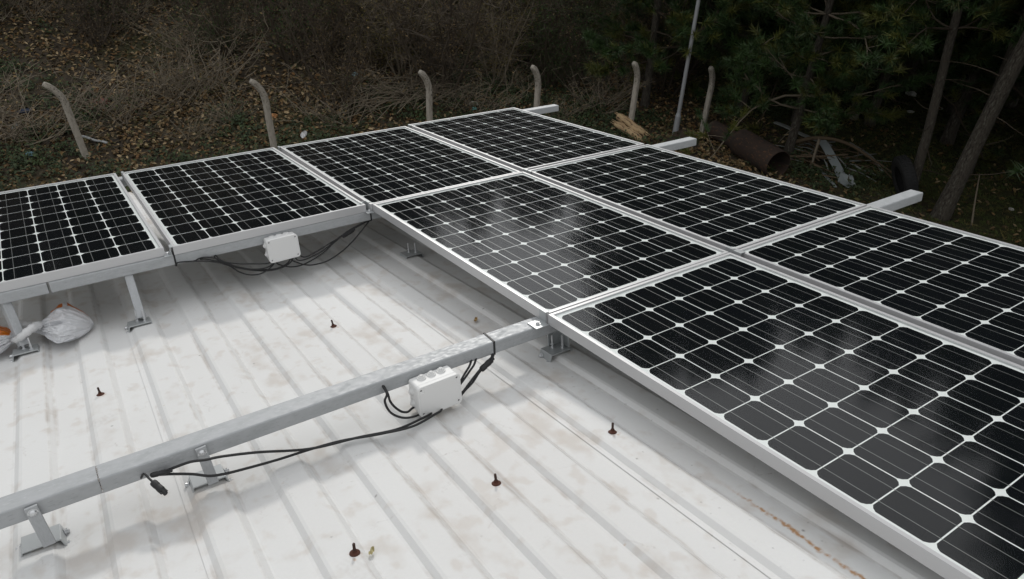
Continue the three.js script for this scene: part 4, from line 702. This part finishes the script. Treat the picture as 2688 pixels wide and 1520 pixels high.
cable('cable with a plug from the near box to the tie on the front rail', [[-0.196, 1.316, 0.072], [-0.216, 1.335, 0.084], [-0.242, 1.338, 0.092], [-0.260, 1.341, 0.101], [-0.294, 1.344, 0.126], [-0.335, 1.359, 0.143], [-0.375, 1.365, 0.147]]);
cable('lowest cable right of the near box, beside the plug', [[-0.194, 1.320, 0.076], [-0.214, 1.336, 0.088], [-0.238, 1.339, 0.096], [-0.258, 1.341, 0.106], [-0.286, 1.344, 0.131], [-0.312, 1.350, 0.141], [-0.345, 1.366, 0.146], [-0.385, 1.370, 0.149]]);
function plug(label, A, B, r = 0.0075) { // a two part cable connector: barrel, ribs, nose
  const t = thing('cable_plug', label, 'plug'), a = world(...A), b = world(...B), L = a.distanceTo(b); t.position.copy(a); t.quaternion.setFromUnitVectors(V(0, 1, 0), b.clone().sub(a).normalize());
  mesh('barrel', new THREE.LatheGeometry([[0.0031, 0], [r * 0.85, 0.002], [r, L * 0.12], [r, L * 0.34], [r * 0.82, L * 0.38], [r * 0.95, L * 0.42], [r * 1.02, L * 0.62], [r * 0.9, L * 0.70], [r * 0.62, L * 0.74], [r * 0.60, L * 0.97], [0.0005, L]].map(([x, y]) => new THREE.Vector2(x, y)), 12), matBlack, t);
  mesh('latch', [box(0.004, L * 0.34, r * 0.5, r * 0.86, L * 0.70, 0, 0.001), box(0.004, L * 0.34, r * 0.5, -r * 0.86, L * 0.70, 0, 0.001)], matBlack, t); return t;
}
plug('black connector plug hanging loose under the front rail at lower left', [-1.1455, 1.3600, 0.064], [-1.126, 1.400, 0.083], 0.0085);
cable('short cable tail that the loose plug hangs on', [[-1.166, 1.318, 0.074], [-1.156, 1.336, 0.053], [-1.150, 1.350, 0.059], [-1.144, 1.363, 0.065]], 0.0026);
plug('black connector plug tucked under the front rail beside the loose one', [-1.146, 1.334, 0.0645], [-1.098, 1.339, 0.068], 0.0065);
plug('black connector plug right of the near junction box', [-0.254, 1.3405, 0.1015], [-0.203, 1.334, 0.080], 0.0095);
function cableTie(label, a, b, slant, extra = 0.0012) { const t = thing('cable_tie', label, 'cable tie', 'black cable ties round the rails'); onArray(t, a, b, RN, slant); const w = RW + 2 * extra, h = RH + 2 * extra, k = 0.0062;
  mesh('strap', [box(k, 0.0016, w, 0, h / 2, 0, 0.0004), box(k, 0.0016, w, 0, -h / 2, 0, 0.0004), box(k, h, 0.0016, 0, 0, w / 2, 0.0004), box(k, h, 0.0016, 0, 0, -w / 2, 0.0004)], matBlack, t); mesh('tie_head', box(0.009, 0.007, 0.006, 0, -h / 2 - 0.003, w / 2 - 0.012, 0.001), matBlack, t); return t; }
cableTie('black cable tie round the front rail right of the near junction box', -0.191, 1.291, -0.06);
cableTie('black cable tie round the middle rail under the three panel corner', -0.008, -0.043, 0.0);
cableTie('black cable tie round the middle rail below the gap of the two leftmost panels', -0.8375, -0.043, 0.0);
{ const t = thing('strap_end', 'thin black strap up the corner of the second panel from the left', 'strap'); onArray(t, -0.8385, -0.0098, 0); mesh('strap', box(0.004, 0.034, 0.0014, 0, -0.017, 0, 0.0004), matBlack, t); t.rotateZ(0.05); }
const G = 'black cables sagging round the far junction box';
[[[-0.837, -0.012, 0.082], [-0.834, 0.0, 0.066], [-0.772, 0.002, 0.074], [-0.731, 0.004, 0.084], [-0.684, 0.006, 0.102], [-0.645, 0.008, 0.128], [-0.613, 0.01, 0.161], [-0.586, 0.012, 0.179], [-0.561, 0.014, 0.187], [-0.534, 0.016, 0.189], [-0.510, 0.018, 0.182], [-0.475, 0.02, 0.160], [-0.462, 0.02, 0.140]],
 [[-0.770, -0.020, 0.080], [-0.734, 0.0, 0.068], [-0.687, 0.003, 0.085], [-0.656, 0.007, 0.109], [-0.623, 0.01, 0.133], [-0.568, 0.013, 0.159], [-0.515, 0.017, 0.168], [-0.483, 0.02, 0.160], [-0.470, 0.02, 0.140]],
 [[-0.690, -0.020, 0.078], [-0.693, 0.0, 0.080], [-0.676, 0.003, 0.100], [-0.624, 0.007, 0.138], [-0.546, 0.01, 0.173], [-0.493, 0.013, 0.186], [-0.429, 0.017, 0.182], [-0.394, 0.02, 0.160], [-0.390, 0.02, 0.140]],
 [[-0.690, -0.030, 0.078], [-0.685, 0.0, 0.076], [-0.675, 0.005, 0.096], [-0.625, 0.01, 0.120], [-0.571, 0.015, 0.134], [-0.489, 0.02, 0.149], [-0.470, 0.015, 0.140]],
 [[-0.745, -0.020, 0.080], [-0.729, 0.0, 0.077], [-0.669, 0.004, 0.106], [-0.610, 0.008, 0.144], [-0.542, 0.012, 0.169], [-0.461, 0.016, 0.183], [-0.412, 0.02, 0.166], [-0.400, 0.02, 0.140]],
 [[-0.385, 0.02, 0.140], [-0.371, 0.02, 0.168], [-0.318, 0.01, 0.174], [-0.243, 0.0, 0.156], [-0.164, -0.010, 0.120], [-0.095, -0.02, 0.097], [-0.012, -0.03, 0.082]],
 [[-0.470, 0.02, 0.140], [-0.459, 0.02, 0.160], [-0.428, 0.014, 0.183], [-0.396, 0.007, 0.197], [-0.357, 0.001, 0.202], [-0.316, -0.005, 0.197], [-0.250, -0.011, 0.176], [-0.191, -0.018, 0.143], [-0.122, -0.024, 0.112], [-0.017, -0.03, 0.083]],
 [[-0.402, 0.02, 0.140], [-0.398, 0.02, 0.159], [-0.374, 0.014, 0.180], [-0.346, 0.007, 0.199], [-0.320, 0.001, 0.211], [-0.294, -0.005, 0.217], [-0.240, -0.011, 0.218], [-0.172, -0.018, 0.198], [-0.101, -0.024, 0.158], [-0.012, -0.03, 0.086]],
 [[-0.372, 0.02, 0.130], [-0.345, 0.02, 0.160], [-0.289, 0.01, 0.155], [-0.218, 0.0, 0.135], [-0.146, -0.010, 0.116], [-0.081, -0.02, 0.098], [-0.012, -0.03, 0.083]]]
  .forEach((l, i) => cable(i < 5 ? 'black cable drooping from the middle rail to the left underside of the far junction box' : 'black cable sweeping up from the far junction box to the three panel corner', l, 0.0029, G + (i < 5 ? ', left' : ', right')));
plug('black connector plug in the cables right of the far junction box', [-0.150, -0.018, 0.126], [-0.086, -0.020, 0.104], 0.0085);

// ------------------------------------------------------------------ on the roof sheet: rusty bolts, dry leaves, plastic bag
const matBoltRust = std({ color: [0.075, 0.026, 0.015], roughness: 0.9 });
const boltLabels = ['rusty roof bolt standing alone in the open roof between the two junction boxes', 'rusty roof bolt at left, below the plastic bag', 'rusty roof bolt at the bottom left, next to a dry yellow leaf', 'rusty roof bolt on a rib below the near junction box', 'rusty roof bolt closest to the long side of the nearest panel'];
BOLTS.forEach(([a, b], i) => {
  const t = thing('roof_bolt', boltLabels[i], 'bolt', 'rusty bolts standing up from the roof ribs'); onRoof(t, a, b, RIB_H); t.rotateZ([0.12, 0.05, -0.04, 0.0, -0.14][i]); t.rotateX([-0.05, 0, 0.03, -0.08, -0.1][i]);
  mesh('washer', new THREE.LatheGeometry([[0.0001, 0.0052], [0.005, 0.0050], [0.0085, 0.0036], [0.0115, 0.0014], [0.0118, 0], [0.0105, -0.001]].map(([x, y]) => new THREE.Vector2(x, y)), 20), matBoltRust, t);
  const th = []; for (let k = 0; k < 9; k++) th.push(new THREE.TorusGeometry(0.0028, 0.0006, 5, 12).rotateX(Math.PI / 2).translate(0, 0.009 + k * 0.0019, 0)); mesh('threaded_shank', [cyl(0.0029, 0.0027, 0.022, 0, 0.015, 0, 12), ...th], std({ color: [0.060, 0.034, 0.026], metalness: 0.3, roughness: 0.7 }), t);
  mesh('nut', new THREE.CylinderGeometry(0.0052, 0.0055, 0.0042, 6).translate(0, 0.0068, 0), matBoltRust, t);
});
function dryLeaf(label, a, b, s, col, lift) { const t = thing('dry_leaf', label, 'leaf'); onRoof(t, a, b, lift, 0.8); const g = new THREE.PlaneGeometry(0.05, 0.022, 10, 5); g.rotateX(-Math.PI / 2); const p = g.attributes.position; for (let i = 0; i < p.count; i++) { const u = p.getX(i) / 0.025, v = p.getZ(i) / 0.011; p.setZ(i, p.getZ(i) * (1 - 0.8 * u * u)); p.setY(i, 0.004 + 0.010 * u * u + 0.006 * v * v + 0.004 * Math.sin(u * 7 + v * 3)); } g.scale(s, s, s); g.computeVertexNormals(); mesh('leaf_blade', g, phy({ color: col, roughness: 0.8, side: THREE.DoubleSide }), t); return t; }
dryLeaf('pale yellow dry leaf on the roof beside the bottom left rusty bolt', -0.795, 1.781, 0.5, [0.42, 0.37, 0.20], 0.004);
dryLeaf('small brown dry leaf on the roof near the left edge of the middle row', -0.018, 0.909, 0.6, [0.34, 0.22, 0.09], 0.004);
{ // knotted plastic bag, gathered at a ring of its own film
  const t = thing('plastic_bag', 'knotted white plastic bag with orange print by a bracket at left', 'plastic bag'); onRoof(t, -1.372, -0.012, 0.0); seed = 31;
  const film = phy({ color: [1, 1, 1], vertexColors: true, roughness: 0.3, transmission: 0.3, thickness: 0, side: THREE.DoubleSide });
  const lobe = (cx, cz, rx, ry, rz, folds, ang, orange) => { // a lobe of film whose creases run out from the knot
    const nu = 180, nv = 70, pos = [], col = [], idx = [], ridge = Array.from({ length: folds }, () => [rr(0, 6.2832), rr(0.07, 0.26), rr(-0.30, 0.16), rr(-0.5, 0.5), rr(0.5, 1.1)]);
    for (let j = 0; j <= nv; j++) for (let i = 0; i <= nu; i++) {
      const th = i / nu * Math.PI * 2, s = j / nv;
      const prof = Math.pow(Math.sin(Math.PI * Math.min(1, 0.09 + s * 0.91)), 0.55) * (0.30 + 0.70 * smooth(0, 0.6, s));
      let fo = 0; for (const [t0, w, am, bend, reach] of ridge) { let d = Math.abs(((th - t0 - bend * s * 0.5) % 6.2832 + 9.4248) % 6.2832 - 3.1416); fo += am * Math.max(0, 1 - d / w) * (1 - smooth(reach * 0.6, reach, s)); }
      const cr = 1 - 2 * Math.abs(fbm(Math.cos(th) * 2.2 + cx * 9, Math.sin(th) * 2.2 + 5, s * 3.2, 4)), c2 = Math.abs(fbm(Math.cos(th) * 6 + 1, Math.sin(th) * 6, s * 8 + cz * 7, 3));
      const q = prof * (0.95 + fo + 0.16 * (cr - 0.75) - 0.22 * c2); let x = rx * (s - 0.04 + 0.05 * c2), y = ry * q * Math.sin(th), z = rz * q * Math.cos(th); if (y < 0) y *= 0.32; y += ry * 0.34 + 0.03 * (1 - s);
      const c = Math.cos(ang), sn = Math.sin(ang); pos.push(cx + x * c - z * sn, Math.max(y, 0.003 + RIB_H * 0.4), cz + x * sn + z * c);
      col.push(...(orange(s, th) ? [0.66, 0.18, 0.012] : [0.78, 0.79, 0.81]));
    }
    for (let j = 0; j < nv; j++) for (let i = 0; i < nu; i++) { const a = j * (nu + 1) + i, b = a + nu + 1; idx.push(a, a + 1, b, a + 1, b + 1, b); }
    const g = new THREE.BufferGeometry(); g.setAttribute('position', new THREE.Float32BufferAttribute(pos, 3)); g.setAttribute('color', new THREE.Float32BufferAttribute(col, 3)); g.setIndex(idx); g.computeVertexNormals(); return g;
  };
  mesh('bag_body', lobe(0.020, -0.01, 0.190, 0.080, 0.150, 26, 0.12, (s, th, n) => th > 3.5 && th < 4.9 ? false : (Math.cos(th) < -0.55 && s > 0.25 && s < 0.93 && Math.sin(th) > -0.3 && !(s > 0.52 && s < 0.60))), film, t);
  mesh('bag_mouth', lobe(-0.030, 0.005, 0.135, 0.065, 0.105, 18, 3.3, (s, th, n) => Math.sin(th) > 0.25 && s > 0.22 && s < 0.62 && Math.cos(th) > -0.5 && Math.cos(th) < 0.7), film, t);
  const ring = []; for (let k = 0; k <= 16; k++) { const a = k / 16 * 5.2 - 2.6; ring.push(V(-0.010 + 0.045 * Math.cos(a), 0.070 + 0.018 * Math.sin(a * 1.7), 0.075 * Math.sin(a))); }
  const rg = limb(new THREE.CatmullRomCurve3(ring).getPoints(40), Array.from({ length: 41 }, (_, i) => 0.016 * (0.7 + 0.3 * Math.sin(i / 40 * 3.14)) * (1 + 0.12 * Math.sin(i * 1.9))), 14); rg.setAttribute('color', new THREE.Float32BufferAttribute(new Float32Array(rg.attributes.position.count * 3).fill(0.80), 3)); mesh('knot', rg, film, t);
}
shadow(scene);
renderer.render(scene, camera);
